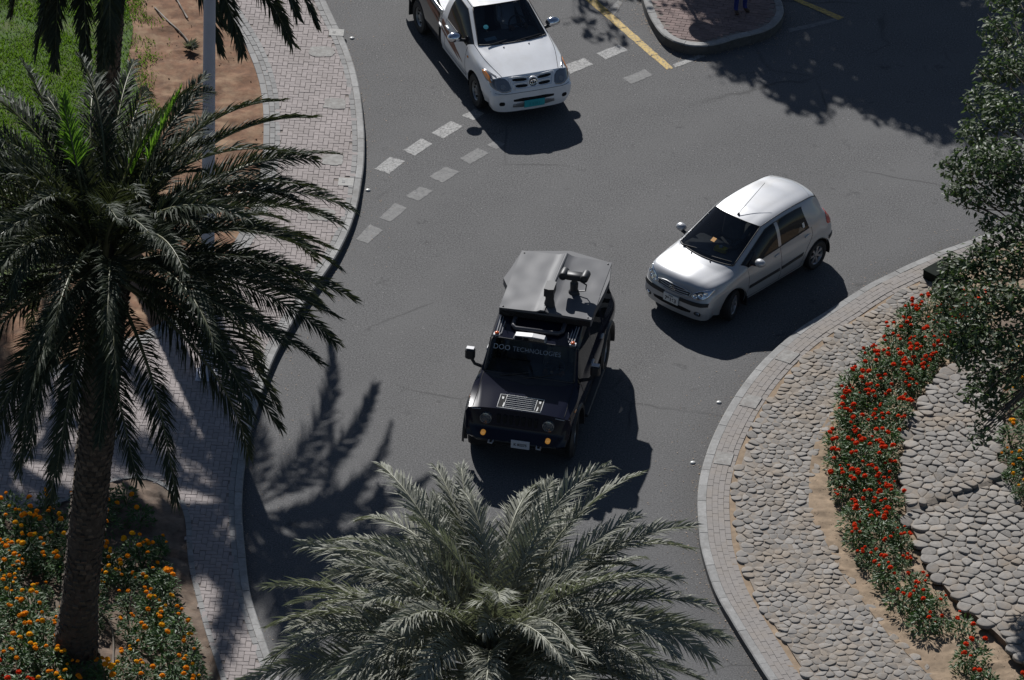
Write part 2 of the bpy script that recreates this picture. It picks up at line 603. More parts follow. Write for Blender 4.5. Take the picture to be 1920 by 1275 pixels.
for q in [[(809, 249), (846, 227), (868, 237), (831, 260)], [(756, 282), (790, 260), (812, 270), (778, 292)],
          [(702, 317), (732, 294), (760, 302), (730, 326)], [(1059, 122), (1095, 109), (1112, 121), (1069, 139)],
          [(1118, 100), (1161, 84), (1177, 94), (1136, 112)], [(866, 217), (890, 205), (908, 213), (888, 226)]]:
    quad_mark(q, M['paint'])
for q in [[(711, 409), (741, 381), (764, 390), (732, 416)], [(667, 449), (694, 421), (718, 432), (690, 457)],
          [(863, 297), (896, 278), (917, 287), (881, 308)], [(1167, 147), (1209, 130), (1224, 141), (1184, 158)],
          [(805, 331), (835, 313), (862, 322), (830, 343)], [(760, 368), (788, 350), (812, 358), (785, 377)],
          [(1138, 20), (1159, 0), (1167, 5), (1152, 29)], [(913, 272), (930, 263), (948, 270), (930, 280)]]:
    quad_mark(q, M['paint_old'])
YA, YB = np.array([1109, 0.]), np.array([1256.5, 129.])
for k in range(-2, 5):                      # the yellow line, in painted lengths
    a, b = YA + (YB - YA) * (k / 5 + 0.003), YA + (YB - YA) * ((k + 1) / 5 - 0.003)
    hw0, hw1 = 8.5 - 0.45 * k, 8.1 - 0.45 * k
    quad_mark([(a[0] - hw0, a[1] + 2), (a[0] + hw0, a[1] - 1), (b[0] + hw1, b[1] - 1), (b[0] - hw1, b[1] + 2)], M['yellow'])
quad_mark([(1262, 121), (1318, 100), (1322, 106), (1266, 127)], M['paint'])
quad_mark([(1478, 54), (1568, 34), (1571, 39), (1480, 61)], M['paint_old'])
quad_mark([(1476, -4), (1490, -6), (1582, 33), (1572, 38)], M['yellow'], 0.008)

for i, (px, py, lb) in enumerate([(660, 72, 'small white road stud near the upper pavement kerb'), (690, 357, 'small white road stud beside the faded dashes at the kerb'),
                                  (1348, 755, 'small white road stud by the island kerb, the upper of two'), (1299, 868, 'small white road stud by the island kerb, the lower of two')]):
    m_ = MB()
    m_.lathe([(0.05, 0.0), (0.048, 0.010), (0.036, 0.02), (0.016, 0.026)], 12)
    o = m_.build('road_stud', M['white_plastic'], smooth=60)
    x, y = G(px, py)
    o.location = (x, y, 0.002)
    tag(o, lb, 'road stud', 'road studs by the kerbs')


def kerb_run(Q, inward, width, z1, parent, L=0.5, lip=0.02):
    """kerb stones along the outer edge Q; inward is +1 when the footway lies to the left of Q"""
    Q = resample(Q, 0.125)
    I_ = offs(Q, inward * width)
    C_ = offs(Q, inward * lip)
    n = int(L / 0.125)
    for s_ in range(0, len(Q) - n, n):
        A, B, C2 = Q[s_:s_ + n + 1].copy(), I_[s_:s_ + n + 1].copy(), C_[s_:s_ + n + 1].copy()
        for X in (A, B, C2):
            X[0] += (X[1] - X[0]) * 0.03
            X[-1] += (X[-2] - X[-1]) * 0.03
        dz = rng.uniform(-.004, .004)
        v, f = [], []
        for k in range(n + 1):
            v += [(*A[k], -0.02), (*A[k], z1 - lip + dz), (*C2[k], z1 + dz), (*B[k], z1 + dz), (*B[k], -0.02)]
        for k in range(n):
            for j in range(4):
                a = k * 5 + j
                f.append((a, a + 5, a + 6, a + 1) if inward > 0 else (a, a + 1, a + 6, a + 5))
        e = n * 5
        f += [(0, 1, 2, 3, 4), (e + 4, e + 3, e + 2, e + 1, e)]
        mk = MB().add(v, f)
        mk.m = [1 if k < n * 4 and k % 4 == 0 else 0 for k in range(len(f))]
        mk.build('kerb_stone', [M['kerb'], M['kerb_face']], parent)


def lay_course(Q, inward, d0, wid, length, z, mb_list, gap=0.006, off=0.0):
    gap = gap if off != 0.1 or d0 > .5 else gap
    """one course of pavers following a curve; returns the pieces as small boxes"""
    A = offs(Q, inward * (d0 + gap / 2))
    B = offs(Q, inward * (d0 + wid - gap / 2))
    d = np.concatenate([[0], np.cumsum(np.linalg.norm(np.diff(Q, axis=0), axis=1))])
    s = off
    while s + length < d[-1]:
        u = [s + gap / 2, s + length - gap / 2]
        q = []
        for X, uu in ((A, u[0]), (A, u[1]), (B, u[1]), (B, u[0])):
            q.append((np.interp(uu, d, X[:, 0]), np.interp(uu, d, X[:, 1])))
        mb_list.append((q, z + rng.uniform(-.003, .003)))
        s += length


def slab(q, z, h=0.05, c=0.004):
    """low paver with a chamfered top; q four corners"""
    cx = sum(p[0] for p in q) / 4
    cy = sum(p[1] for p in q) / 4
    top = []
    for x, y in q:
        l = math.hypot(x - cx, y - cy)
        k = 1 - c * 1.4 / max(l, 1e-3)
        top.append((cx + (x - cx) * k, cy + (y - cy) * k))
    v = [(x, y, z - h) for x, y in q] + [(x, y, z - c) for x, y in q] + [(x, y, z) for x, y in top]
    f = [(8, 9, 10, 11)]
    for i in range(4):
        j = (i + 1) % 4
        f += [(i, j, j + 4, i + 4), (i + 4, j + 4, j + 8, i + 8)]
    area = sum(q[i][0] * q[(i + 1) % 4][1] - q[(i + 1) % 4][0] * q[i][1] for i in range(4))
    if area < 0:
        f = [tuple(reversed(a)) for a in f]
    return v, f


# ---------------- left footway
KL = crv(GP([(545, -130), (590, -45), (626, 32), (647.5, 76), (664.5, 123), (675, 169), (680.5, 212), (683.5, 254), (682.7, 305), (677, 347), (671, 381),
             (658, 423), (643, 457), (624, 491), (607, 516), (575, 562), (540, 620), (510, 680), (488, 745), (471, 805), (461, 862), (456, 905), (454, 948), (456, 991), (460, 1034),
             (464, 1075), (470, 1113), (481, 1150), (497, 1197), (520, 1260), (555, 1340), (600, 1420)], KZ), 0.25)
INNER = [(385, -60), (410, 0), (432, 38), (463, 91), (482, 140), (491, 182), (494, 224), (493, 275), (489, 313), (477, 370), (452, 430), (415, 490), (370, 545), (325, 588),
         (290, 612), (240, 635), (170, 662), (90, 690), (0, 712), (-150, 740)]
BED = [(-150, 985), (0, 962), (70, 952), (130, 938), (165, 920), (200, 907), (233, 897), (283, 900), (320, 923), (340, 950), (348, 983), (350, 1023), (355, 1067), (367, 1117),
       (383, 1177), (400, 1230), (425, 1310), (460, 1420)]
KI = crv(GP(INNER, KZ), 0.25)
KB = crv(GP(BED, KZ), 0.25)
pave_poly = [tuple(p) for p in offs(KL, -0.10)] + [tuple(p) for p in KB[::-1]] + [tuple(p) for p in KI[::-1]]
pavement = fill(pave_poly, KZ - 0.012, 'pavement', M['joint'], kind='structure')
kerb_l = link('kerb', None, kind='structure')
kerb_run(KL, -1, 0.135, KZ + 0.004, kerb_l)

pcs = []
lay_course(KL, -1, 0.138, 0.10, 0.20, KZ + 0.003, pcs)
lay_course(KI, 1, 0.0, 0.12, 0.40, KZ + 0.004, pcs)
lay_course(KI, 1, 0.123, 0.10, 0.20, KZ + 0.003, pcs, off=0.1)
lay_course(KI, 1, 0.223, 0.10, 0.20, KZ + 0.003, pcs)
lay_course(KB, 1, 0.0, 0.10, 0.20, KZ + 0.003, pcs)
mb = MB()
for q, z in pcs:
    mb.add(*slab(q, z))
mb.build('border_paver', M['paver_grey'], pavement, kind='stuff')

# herringbone field
e2 = np.array(G(513, 310)) - np.array(G(525, 233))
e2 /= np.linalg.norm(e2)
e1 = np.array([-e2[1], e2[0]])
inner_poly = [tuple(p) for p in offs(KL, -0.2)] + [tuple(p) for p in offs(KB, 0.06)[::-1]] + [tuple(p) for p in offs(KI, 0.28)[::-1]]
O0 = np.array(G(560, 600))
cells = []
U = 0.1
vis = [(a, b) for a, b in GP([(-60, -60), (760, -60), (760, 1340), (-60, 1340)])]
for i in range(-150, 150):
    for j in range(-170, 170):
        k = (i - j) % 4
        if k == 0:
            c = O0 + e1 * (i + 1) * U + e2 * (j + .5) * U
            d = 0
        elif k == 3:
            c = O0 + e1 * (i + .5) * U + e2 * (j + 1) * U
            d = 1
        else:
            continue
        if inpoly(c[0], c[1], vis) and inpoly(c[0], c[1], inner_poly):
            cells.append((c, d))
PATCH = [(604, 97, .50, .40), (628, 194, .42, .42), (624, 300, .40, .40), (603, 402, .50, .45)]
COVER = [(631, 61, .30, .28), (649, 341, .30, .30)]
holes = [(np.array(G(a, b, KZ)), w_ * .5, h_ * .5) for a, b, w_, h_ in COVER]
pv = {}
for d in (0, 1):
    a, b = (0.0972, 0.0472) if d == 0 else (0.0472, 0.0972)
    q = [tuple(e1 * sx * a + e2 * sy * b) for sx, sy in ((-1, -1), (1, -1), (1, 1), (-1, 1))]
    v, f = slab(q, 0.0)
    me = bpy.data.meshes.new('paver')
    me.from_pydata(v, [], f)
    me.materials.append(M['paver'])
    pv[d] = me


def px_of(x, y, z=KZ):
    d = np.array([x, y, z]) - _cp
    zz = d @ _fw
    return CW / 2 + CF * (d @ _rt) / zz, CH / 2 - CF * (d @ _up) / zz


mass = MB()
single = []
for c, d in cells:
    X, Y = px_of(*c)
    if 300 < X < 470 and 640 < Y < 1230:
        single.append((-Y, c, d))
    elif 480 < X < 690 and 200 < Y < 490:
        single.append((-Y + 500, c, d))
single.sort(key=lambda t: t[0])
keep = {id(t[1]) for t in single[:300]}
for c, d in cells:
    skip = False
    for hc, hw, hh in holes:
        r = np.array(c) - hc
        if abs(r @ e1) < hw and abs(r @ e2) < hh:
            skip = True
    if skip:
        continue
    dz = rng.uniform(-.0035, .0035)
    if id(c) in keep:
        o = link('paver', pv[d], pavement)
        o.location = (c[0], c[1], KZ + dz)
        o.rotation_euler = (rng.uniform(-.02, .02), rng.uniform(-.02, .02), rng.uniform(-.02, .02))
    else:
        me = pv[d]
        g = rng.uniform(-.02, .02)
        mass.add([(q.co.x - g * q.co.y + c[0], q.co.y + g * q.co.x + c[1], q.co.z + KZ + dz) for q in me.vertices], [tuple(p.vertices) for p in me.polygons])
mass.build('paver', M['paver_i'], pavement, kind='stuff')
for a, b, w_, h_ in PATCH:          # rough cement repairs over the pavers
    c = np.array(G(a, b, KZ))
    poly = []
    for k in range(26):
        g = 2 * PI * k / 26
        ca, sa = math.cos(g), math.sin(g)
        rr = 1.0 / max(abs(ca), abs(sa)) ** 0.75
        rr *= 0.5 + rng.uniform(-.05, .05)
        q = c + e1 * ca * rr * w_ + e2 * sa * rr * h_
        poly.append((q[0], q[1]))
    MB().prism(poly, KZ, KZ + 0.008).build('cement_patch', M['cement'], pavement)
for a, b, w_, h_ in COVER:
    c = np.array(G(a, b, KZ))
    q = [tuple(c + e1 * sx * w_ * .49 + e2 * sy * h_ * .49) for sx, sy in ((-1, -1), (1, -1), (1, 1), (-1, 1))]
    o = MB().add(*slab(q, KZ + 0.006)).build('utility_cover', simple('cover_concrete', (0.36, 0.35, 0.33), 0.85, var=.2), pavement)
    q = [tuple(c - e1 * .05 + e1 * sx * .03 + e2 * sy * .05) for sx, sy in ((-1, -1), (1, -1), (1, 1), (-1, 1))]
    MB().add(*slab(q, KZ + 0.010)).build('cover_slot', M['kerb'], o)

# ---------------- planted ground behind the footway
soil_poly = [tuple(p) for p in KI] + GP([(-150, 650), (-150, 560), (60, 560), (150, 470), (215, 380), (250, 290), (238, 230), (262, 170), (240, 110), (250, 50), (232, -20), (240, -90)], KZ)
fill(soil_poly, 0.12, 'planting_bed', M['soil'], kind='structure', cell=0.14, amp=0.045, fr=2.6)
lawn_poly = GP([(-150, 560), (60, 560), (150, 470), (215, 380), (250, 290), (238, 230), (262, 170), (240, 110), (250, 50), (232, -20), (240, -90), (-200, -110)], KZ)
fill(lawn_poly, 0.125, 'lawn', M['turf'], kind='structure', cell=0.3, amp=0.02, fr=2)
bed_poly = [tuple(p) for p in KB] + GP([(300, 1450), (-150, 1450)], KZ)
fill(bed_poly, 0.125, 'flower_bed', M['bed_soil'], kind='structure', cell=0.13, amp=0.06, fr=2.2)
mb = MB()
for k in range(42000):
    X, Y = rng.uniform(-20, 320), rng.uniform(-20, 420)
    x, y = G(X, Y, KZ)
    if not inpoly(x, y, lawn_poly):
        if not (inpoly(x, y, soil_poly) and (mnoise.noise(Vector((x * .9, y * .9, 0))) > 0.28 and k % 2 or rng.random() < .8 - (X - 240) / 70 + mnoise.noise(Vector((x * 2, y * 2, 4))))):
            continue
    if mnoise.noise(Vector((x * .7, y * .7, 9))) < -0.25 and k % 3:
        continue
    g = rng.uniform(0, 2 * PI)
    h = rng.uniform(.03, .075)
    wv = rng.uniform(.006, .012)
    lx, ly = rng.uniform(-.05, .05), rng.uniform(-.05, .05)
    c, s_ = math.cos(g) * wv, math.sin(g) * wv
    mb.add([(x - c, y - s_, .125), (x + c, y + s_, .125), (x + lx * .5 + c * .6, y + ly * .5 + s_ * .6, .125 + h * .7), (x + lx, y + ly, .125 + h)], [(0, 1, 2), (0, 2, 3)])
mb.build('grass', M['grass'], kind='stuff')
mb = MB()
for k in range(170):               # clods on the bare soil
    X, Y = rng.uniform(230, 500), rng.uniform(-10, 620)
    x, y = G(X, Y, KZ)
    if inpoly(x, y, soil_poly):
        r = rng.uniform(.008, .02)
        mb.lathe([(r * .8, -r * .4), (r, 0), (r * .75, r * .45), (r * .3, r * .65)], 6, 0, Matrix.Translation((x, y, .125)) @ Euler((rng.uniform(-.4, .4), rng.uniform(-.4, .4), rng.uniform(0, 6))).to_matrix().to_4x4())
mb.build('clods', M['soil'], kind='stuff')

# ---------------- roundabout island
KR = crv(GP([(2120, 372), (2000, 392), (1920, 413), (1850, 437), (1801, 456), (1753, 473), (1688, 502), (1624, 534), (1559, 576), (1494, 618), (1429, 676), (1378, 741), (1339, 812),
             (1316, 877), (1308, 929), (1310, 987), (1316, 1032), (1339, 1104), (1371, 1162), (1403, 1214), (1442, 1275), (1500, 1350), (1580, 1440)], KZ), 0.25)
isl_poly = [tuple(p) for p in offs(KR, 0.10)] + GP([(2150, 1440), (2250, 400)], KZ)
island = fill(isl_poly, KZ - 0.015, 'roundabout_island', M['sand'], kind='structure', cell=0.25, amp=0.012, fr=3)
kerb_r = link('kerb', None, kind='structure')
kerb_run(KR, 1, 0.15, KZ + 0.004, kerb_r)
ring = link('paved_ring', None, kind='structure')
pcs = []
for c in range(4):
    lay_course(KR, 1, 0.152 + c * 0.1, 0.1, 0.2, KZ + 0.002 - (c == 3) * 0.008, pcs, gap=0.003, off=0.1 * (c % 2))
pcs = [t for t in pcs if -40 < px_of(*t[0][0])[0] < 1990 and -20 < px_of(*t[0][0])[1] < 1310]
for q, z in pcs[:300]:
    MB().add(*slab(q, z, c=.0015)).build('paver', M['ring'], ring)
mb = MB()
for q, z in pcs[300:]:
    mb.add(*slab(q, z))
if len(pcs) > 300:
    mb.build('paver', M['ring'], ring, kind='stuff')
for (a, b) in [(1466, 667), (1396, 754), (1346, 860)]:     # pale mortar repairs in the ring
    c = np.array(G(a, b, KZ))
    i_ = int(np.argmin(np.linalg.norm(KR - c, axis=1)))
    t = KR[i_ + 1] - KR[i_ - 1]
    t /= np.linalg.norm(t)
    nn = np.array([-t[1], t[0]])
    c = KR[i_] + nn * 0.33
    q = [tuple(c + t * sx * .20 + nn * sy * .15) for sx, sy in ((-1, -1), (1, -1), (1, 1), (-1, 1))]
    MB().add(*slab(q, KZ + 0.010)).build('mortar_patch', M['cement'], ring)


def cobbles(poly, sx, sy, zf, parent, gap, seed, keepout=None, h=0.05, big=1.35):
    """close-set rounded stones: relaxed cells, each stone a small domed solid"""
    r_ = np.random.RandomState(seed)
    P = np.array(poly)
    lo, hi = P.min(0), P.max(0)
    pts = []
    y = lo[1]
    k = 0
    while y < hi[1]:
        g = big + (1 - big) * (y - lo[1]) / (hi[1] - lo[1])      # larger stones were set at the near end
        x = lo[0] + (k % 2) * sx * g / 2
        while x < hi[0]:
            q = (x + r_.uniform(-.36, .36) * sx * g, y + r_.uniform(-.36, .36) * sy * g)
            if inpoly(q[0], q[1], poly):
                pts.append(q)
            x += sx * g
        y += sy * g * 0.9
        k += 1
    pts = np.array(pts)
    sc = np.array([1.0, sx / sy])

    def cell(i):
        a = pts[i] * sc
        d = np.linalg.norm(pts * sc - a, axis=1)
        nb = np.argsort(d)[1:15]
        R = sx * big * .72
        c = [a + R * np.array([math.cos(t), math.sin(t)]) for t in np.linspace(0, 2 * PI, 10, endpoint=False)]
        for n in nb:
            b = pts[n] * sc
            mid, nr = (a + b) / 2, (b - a)
            o = []
            for m in range(len(c)):
                p, q = c[m], c[(m + 1) % len(c)]
                dp, dq = (p - mid) @ nr, (q - mid) @ nr
                if dp <= 0:
                    o.append(p)
                if dp * dq < 0:
                    o.append(p + (q - p) * dp / (dp - dq))
            c = o
            if len(c) < 3:
                break
        return np.array(c) / sc if len(c) >= 3 else None
    out = []
    for i in range(len(pts)):
        c = cell(i)
        if c is None:
            continue
        ct = c.mean(0)
        if keepout and keepout(ct[0], ct[1]):
            continue
        rad = np.linalg.norm(c - ct, axis=1).mean()
        c = ct + (c - ct) * max(0.55, 1 - gap / rad)
        for _ in range(1):           # ease the corners
            c = np.concatenate([[.75 * c[m] + .25 * c[(m + 1) % len(c)], .25 * c[m] + .75 * c[(m + 1) % len(c)]] for m in range(len(c))])
            if len(c) > 14:
                c = c[::2] if len(c) > 22 else c
        n = len(c)
        hh = h * r_.uniform(.45, 1.45)
        tx, ty = r_.uniform(-.13, .13), r_.uniform(-.13, .13)
        v, f = [], []
        for s_, z in ((1.0, -0.03), (0.985, hh * .45), (0.92, hh * .85), (0.74, hh * .99)):
            for p in c:
                q = ct + (p - ct) * s_
                v.append((q[0], q[1], zf(ct[0], ct[1]) + z + (tx * (q[0] - ct[0]) + ty * (q[1] - ct[1])) * (z > 0)))
        v.append((ct[0], ct[1], zf(ct[0], ct[1]) + hh * (1.05 + r_.uniform(-.1, .06))))
        for k in range(3):
            for m in range(n):
                a, b = k * n + m, k * n + (m + 1) % n
                f.append((a, b, b + n, a + n))
        f += [(3 * n + m, 3 * n + (m + 1) % n, 4 * n) for m in range(n)]
        out.append((ct, v, f))
    out.sort(key=lambda t: t[0][1])
    rest = MB()
    cnt = 0
    for ct, v, f in out:
        X, Y = px_of(ct[0], ct[1])
        if X > 2020 or Y > 1330:
            continue
        if cnt < 300 and X < 1930 and Y < 1285:
            MB().add(v, f).build('cobble_stone', M['stone'], parent, smooth=180)
            cnt += 1
        else:
            rest.add(v, f)
    if rest.v:
        rest.build('cobble_stone', M['stone_i'], parent, smooth=180, kind='stuff')


CB_OUT = [(1790, 500), (1750, 545), (1721, 585), (1688, 605), (1649, 644), (1617, 689), (1588, 735), (1565, 774), (1539, 819), (1526, 871), (1523, 922), (1526, 968), (1556, 1019), (1585, 1078), (1630, 1136),
          (1675, 1194), (1714, 1233), (1753, 1272), (1810, 1340)]
CBo = crv(GP(CB_OUT, KZ), 0.25)
CBi = offs(KR, 0.66)
sel = [i for i in range(len(CBi)) if px_of(*CBi[i])[0] < 1800 or px_of(*CBi[i])[1] > 1000]
CBi = CBi[sel[0]:sel[-1]]
cob_poly = [tuple(p) for p in CBi] + [tuple(p) for p in CBo[::-1]]
fill(cob_poly, KZ + 0.004, 'cobbled_band_base', M['cob_joint'], kind='structure')
band = link('cobbled_band', None, kind='structure')
cobbles(cob_poly, 0.128, 0.125, lambda x, y: KZ - 0.001, band, 0.0042, 3, h=0.017, big=1.45)

MO = [(1850, 640), (1800, 680), (1772, 702), (1747, 735), (1714, 780), (1698, 825), (1694, 871), (1695, 916), (1704, 968), (1727, 1013), (1753, 1065), (1779, 1104), (1818, 1142), (1863, 1181), (1915, 1233), (1990, 1300)]
MI = [(1850, 640), (1860, 700), (1866, 780), (1870, 864), (1882, 897), (1902, 942), (1918, 968), (2000, 1050), (2060, 1150)]
MOc, MIc = crv(GP(MO, 0.30), 0.2), crv(GP(MI, 0.34), 0.2)
mound_poly = [tuple(p) for p in MOc] + [tuple(p) for p in MIc[::-1]]
LA, LB = np.array(G(1695, 957, .3)), np.array(G(1880, 897, .34))


def mz(x, y):
    d = (LB - LA)
    side = d[0] * (y - LA[1]) - d[1] * (x - LA[0])
    return 0.30 + 0.055 * (x - 7.2) - (0.06 if side < 0 else 0.0)


def crack(x, y):
    d = (LB - LA) / np.linalg.norm(LB - LA)
    return abs(d[0] * (y - LA[1]) - d[1] * (x - LA[0])) < 0.03


fill(mound_poly, 0, 'raised_cobbles_base', M['cob_joint'], kind='structure', cell=0.12, zf=lambda x, y: mz(x, y) - 0.003)
mb = MB()
wallz = [(p[0], p[1]) for p in MOc]
v = [(a, b, 0.10) for a, b in wallz] + [(a, b, mz(a, b) - 0.008) for a, b in wallz]
n = len(wallz)
mb.add(v, [(i, i + n, i + n + 1, i + 1) for i in range(n - 1)])
mb.build('raised_edge', M['bed_soil'], kind='structure')
mound = link('raised_cobbles', None, kind='structure')
cobbles(mound_poly, 0.165, 0.155, mz, mound, 0.0045, 11, keepout=crack, h=0.021, big=1.5)
rb_poly = [tuple(p) for p in MIc] + GP([(2100, 1150), (2100, 600), (1880, 600)], KZ)
fill(rb_poly, 0.30, 'planter_soil', M['bed_soil'], kind='structure', cell=0.14, amp=0.05, fr=2.4, zf=lambda x, y: 0.02 * (x - 8.5))
FBL = [(1800, 560), (1714, 596), (1662, 644), (1617, 696), (1585, 754), (1565, 838), (1572, 916), (1585, 987), (1624, 1065), (1682, 1155), (1740, 1194), (1779, 1246), (1850, 1330)]
soil_strip = [tuple(p) for p in offs(CBo, -0.06)] + [tuple(p) for p in crv(GP(MO, KZ), 0.25)[::-1]]
fill(soil_strip, 0.155, 'flower_bed', M['sand'], kind='structure', cell=0.12, amp=0.05, fr=2.8)

# ---------------- traffic island at the top
MZ = 0.21
MED = [(1185, -110), (1198, -40), (1206.7, 0), (1216, 25), (1228, 47), (1243, 65), (1263, 77.5), (1283, 83), (1307, 86), (1330, 85), (1347, 82), (1380, 72), (1422, 62), (1447, 52), (1463, 37), (1470, 20), (1465, 0), (1445, -40), (1410, -110)]
KM = crv(GP(MED, MZ), 0.2)
med_poly = [tuple(p) for p in offs(KM, 0.1)]
median = fill(med_poly, MZ - 0.012, 'traffic_island', M['joint'], kind='structure')
kerb_m = link('kerb', None, kind='structure')
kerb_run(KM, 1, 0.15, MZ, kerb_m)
mi_poly = [tuple(p) for p in offs(KM, 0.20)]
mc = []
f1 = np.array(G(1290, 60)) - np.array(G(1250, 55))
f1 /= np.linalg.norm(f1)
f2 = np.array([-f1[1], f1[0]])
o0 = np.array(G(1330, 30, MZ))
xs = [p[0] for p in mi_poly]
for j in range(-45, 45):
    for i in range(-30, 30):
        c = o0 + f1 * (i + .5 * (j % 2)) * .2 + f2 * j * .1
        if inpoly(c[0], c[1], mi_poly) and -30 < px_of(c[0], c[1], MZ)[1]:
            q = [tuple(c + f1 * sx * .097 + f2 * sy * .047) for sx, sy in ((-1, -1), (1, -1), (1, 1), (-1, 1))]
            mc.append((c[1], slab(q, MZ - .002 + rng.uniform(-.003, .003))))
mc.sort(key=lambda t: t[0])
M['brick'] = simple('red_paver', (0.18, 0.125, 0.113), 0.85, var=0.12, vscale=30, objrand=0.2)
M['brick_i'] = simple('red_paver_mass', (0.18, 0.125, 0.113), 0.85, var=0.12, vscale=30, objrand=0.2, island=True)
for _, s_ in mc[:300]:
    MB().add(*s_).build('paver', M['brick'], median)
mb = MB()
for _, s_ in mc[300:]:
    mb.add(*s_)
if mb.v:
    mb.build('paver', M['brick_i'], median, kind='stuff')

# ------------------------------------------------------------------ palms
def frond_bm(L, e0, bend, llen, r_, n=72, V=0.45, roll=0.0, twist=0.0, s0=0.16, lw=.0125):
    """one pinnate leaf: stalk along +x rising at e0 and bending over by `bend`; returns (stalk, leaflets)"""
    st, lf = MB(), MB()
    N = 16
    P = [Vector((0, 0, 0))]
    T = []
    sway = r_.uniform(-.5, .5)
    for i in range(N):
        s = (i + .5) / N
        th = e0 - bend * s ** 1.35
        ya = sway * s
        t = Vector((math.cos(th) * math.cos(ya), math.cos(th) * math.sin(ya), math.sin(th)))
        T.append(t)
        P.append(P[-1] + t * (L / N))
    st.tube(P, [max(.006, .034 * (1 - i / N) ** 0.8 + .004) for i in range(N + 1)], 5)

    def at(s):
        k = min(N - 1, int(s * N))
        f = s * N - k
        return P[k].lerp(P[k + 1], f), T[k]
    for i in range(n):
        s = s0 + (1 - s0) * (i + .5) / n
        for side in (-1, 1):
            p, t = at(min(.999, s + r_.uniform(-.004, .004)))
            sidev = Vector((-t.y, t.x, 0))
            sidev = sidev.normalized() if sidev.length > 1e-4 else Vector((0, 1, 0))
            nrm = t.cross(sidev)
            if nrm.z < 0:
                nrm = -nrm
            tw = roll + twist * s
            S_ = sidev * math.cos(tw) + nrm * math.sin(tw)
            Nn = nrm * math.cos(tw) - sidev * math.sin(tw)
            prof = min(1.0, (s - .10) / .22) * (1 - .62 * max(0, (s - .45) / .55) ** 1.6)
            ln = llen * prof * r_.uniform(.82, 1.12)
            a = math.radians(62 - 40 * s + r_.uniform(-9, 9))
            v_ = V + r_.uniform(-.28, .28)
            d = (t * math.cos(a) + (S_ * side * math.cos(v_) + Nn * math.sin(v_)) * math.sin(a)).normalized()
            wv = t.cross(d)
            wv = (d.cross(wv)).normalized() if wv.length > 1e-4 else S_
            g = r_.uniform(-.7, .7)
            wv = (wv * math.cos(g) + d.cross(wv) * math.sin(g)) * lw * r_.uniform(.8, 1.2)
            mid = p + d * ln * .5
            tip = p + d * ln + Vector((0, 0, -ln * r_.uniform(.05, .32)))
            lf.add([p - wv * .55, p + wv * .55, mid + wv, mid - wv, tip], [(0, 1, 2, 3), (3, 2, 4)])
    return st, lf


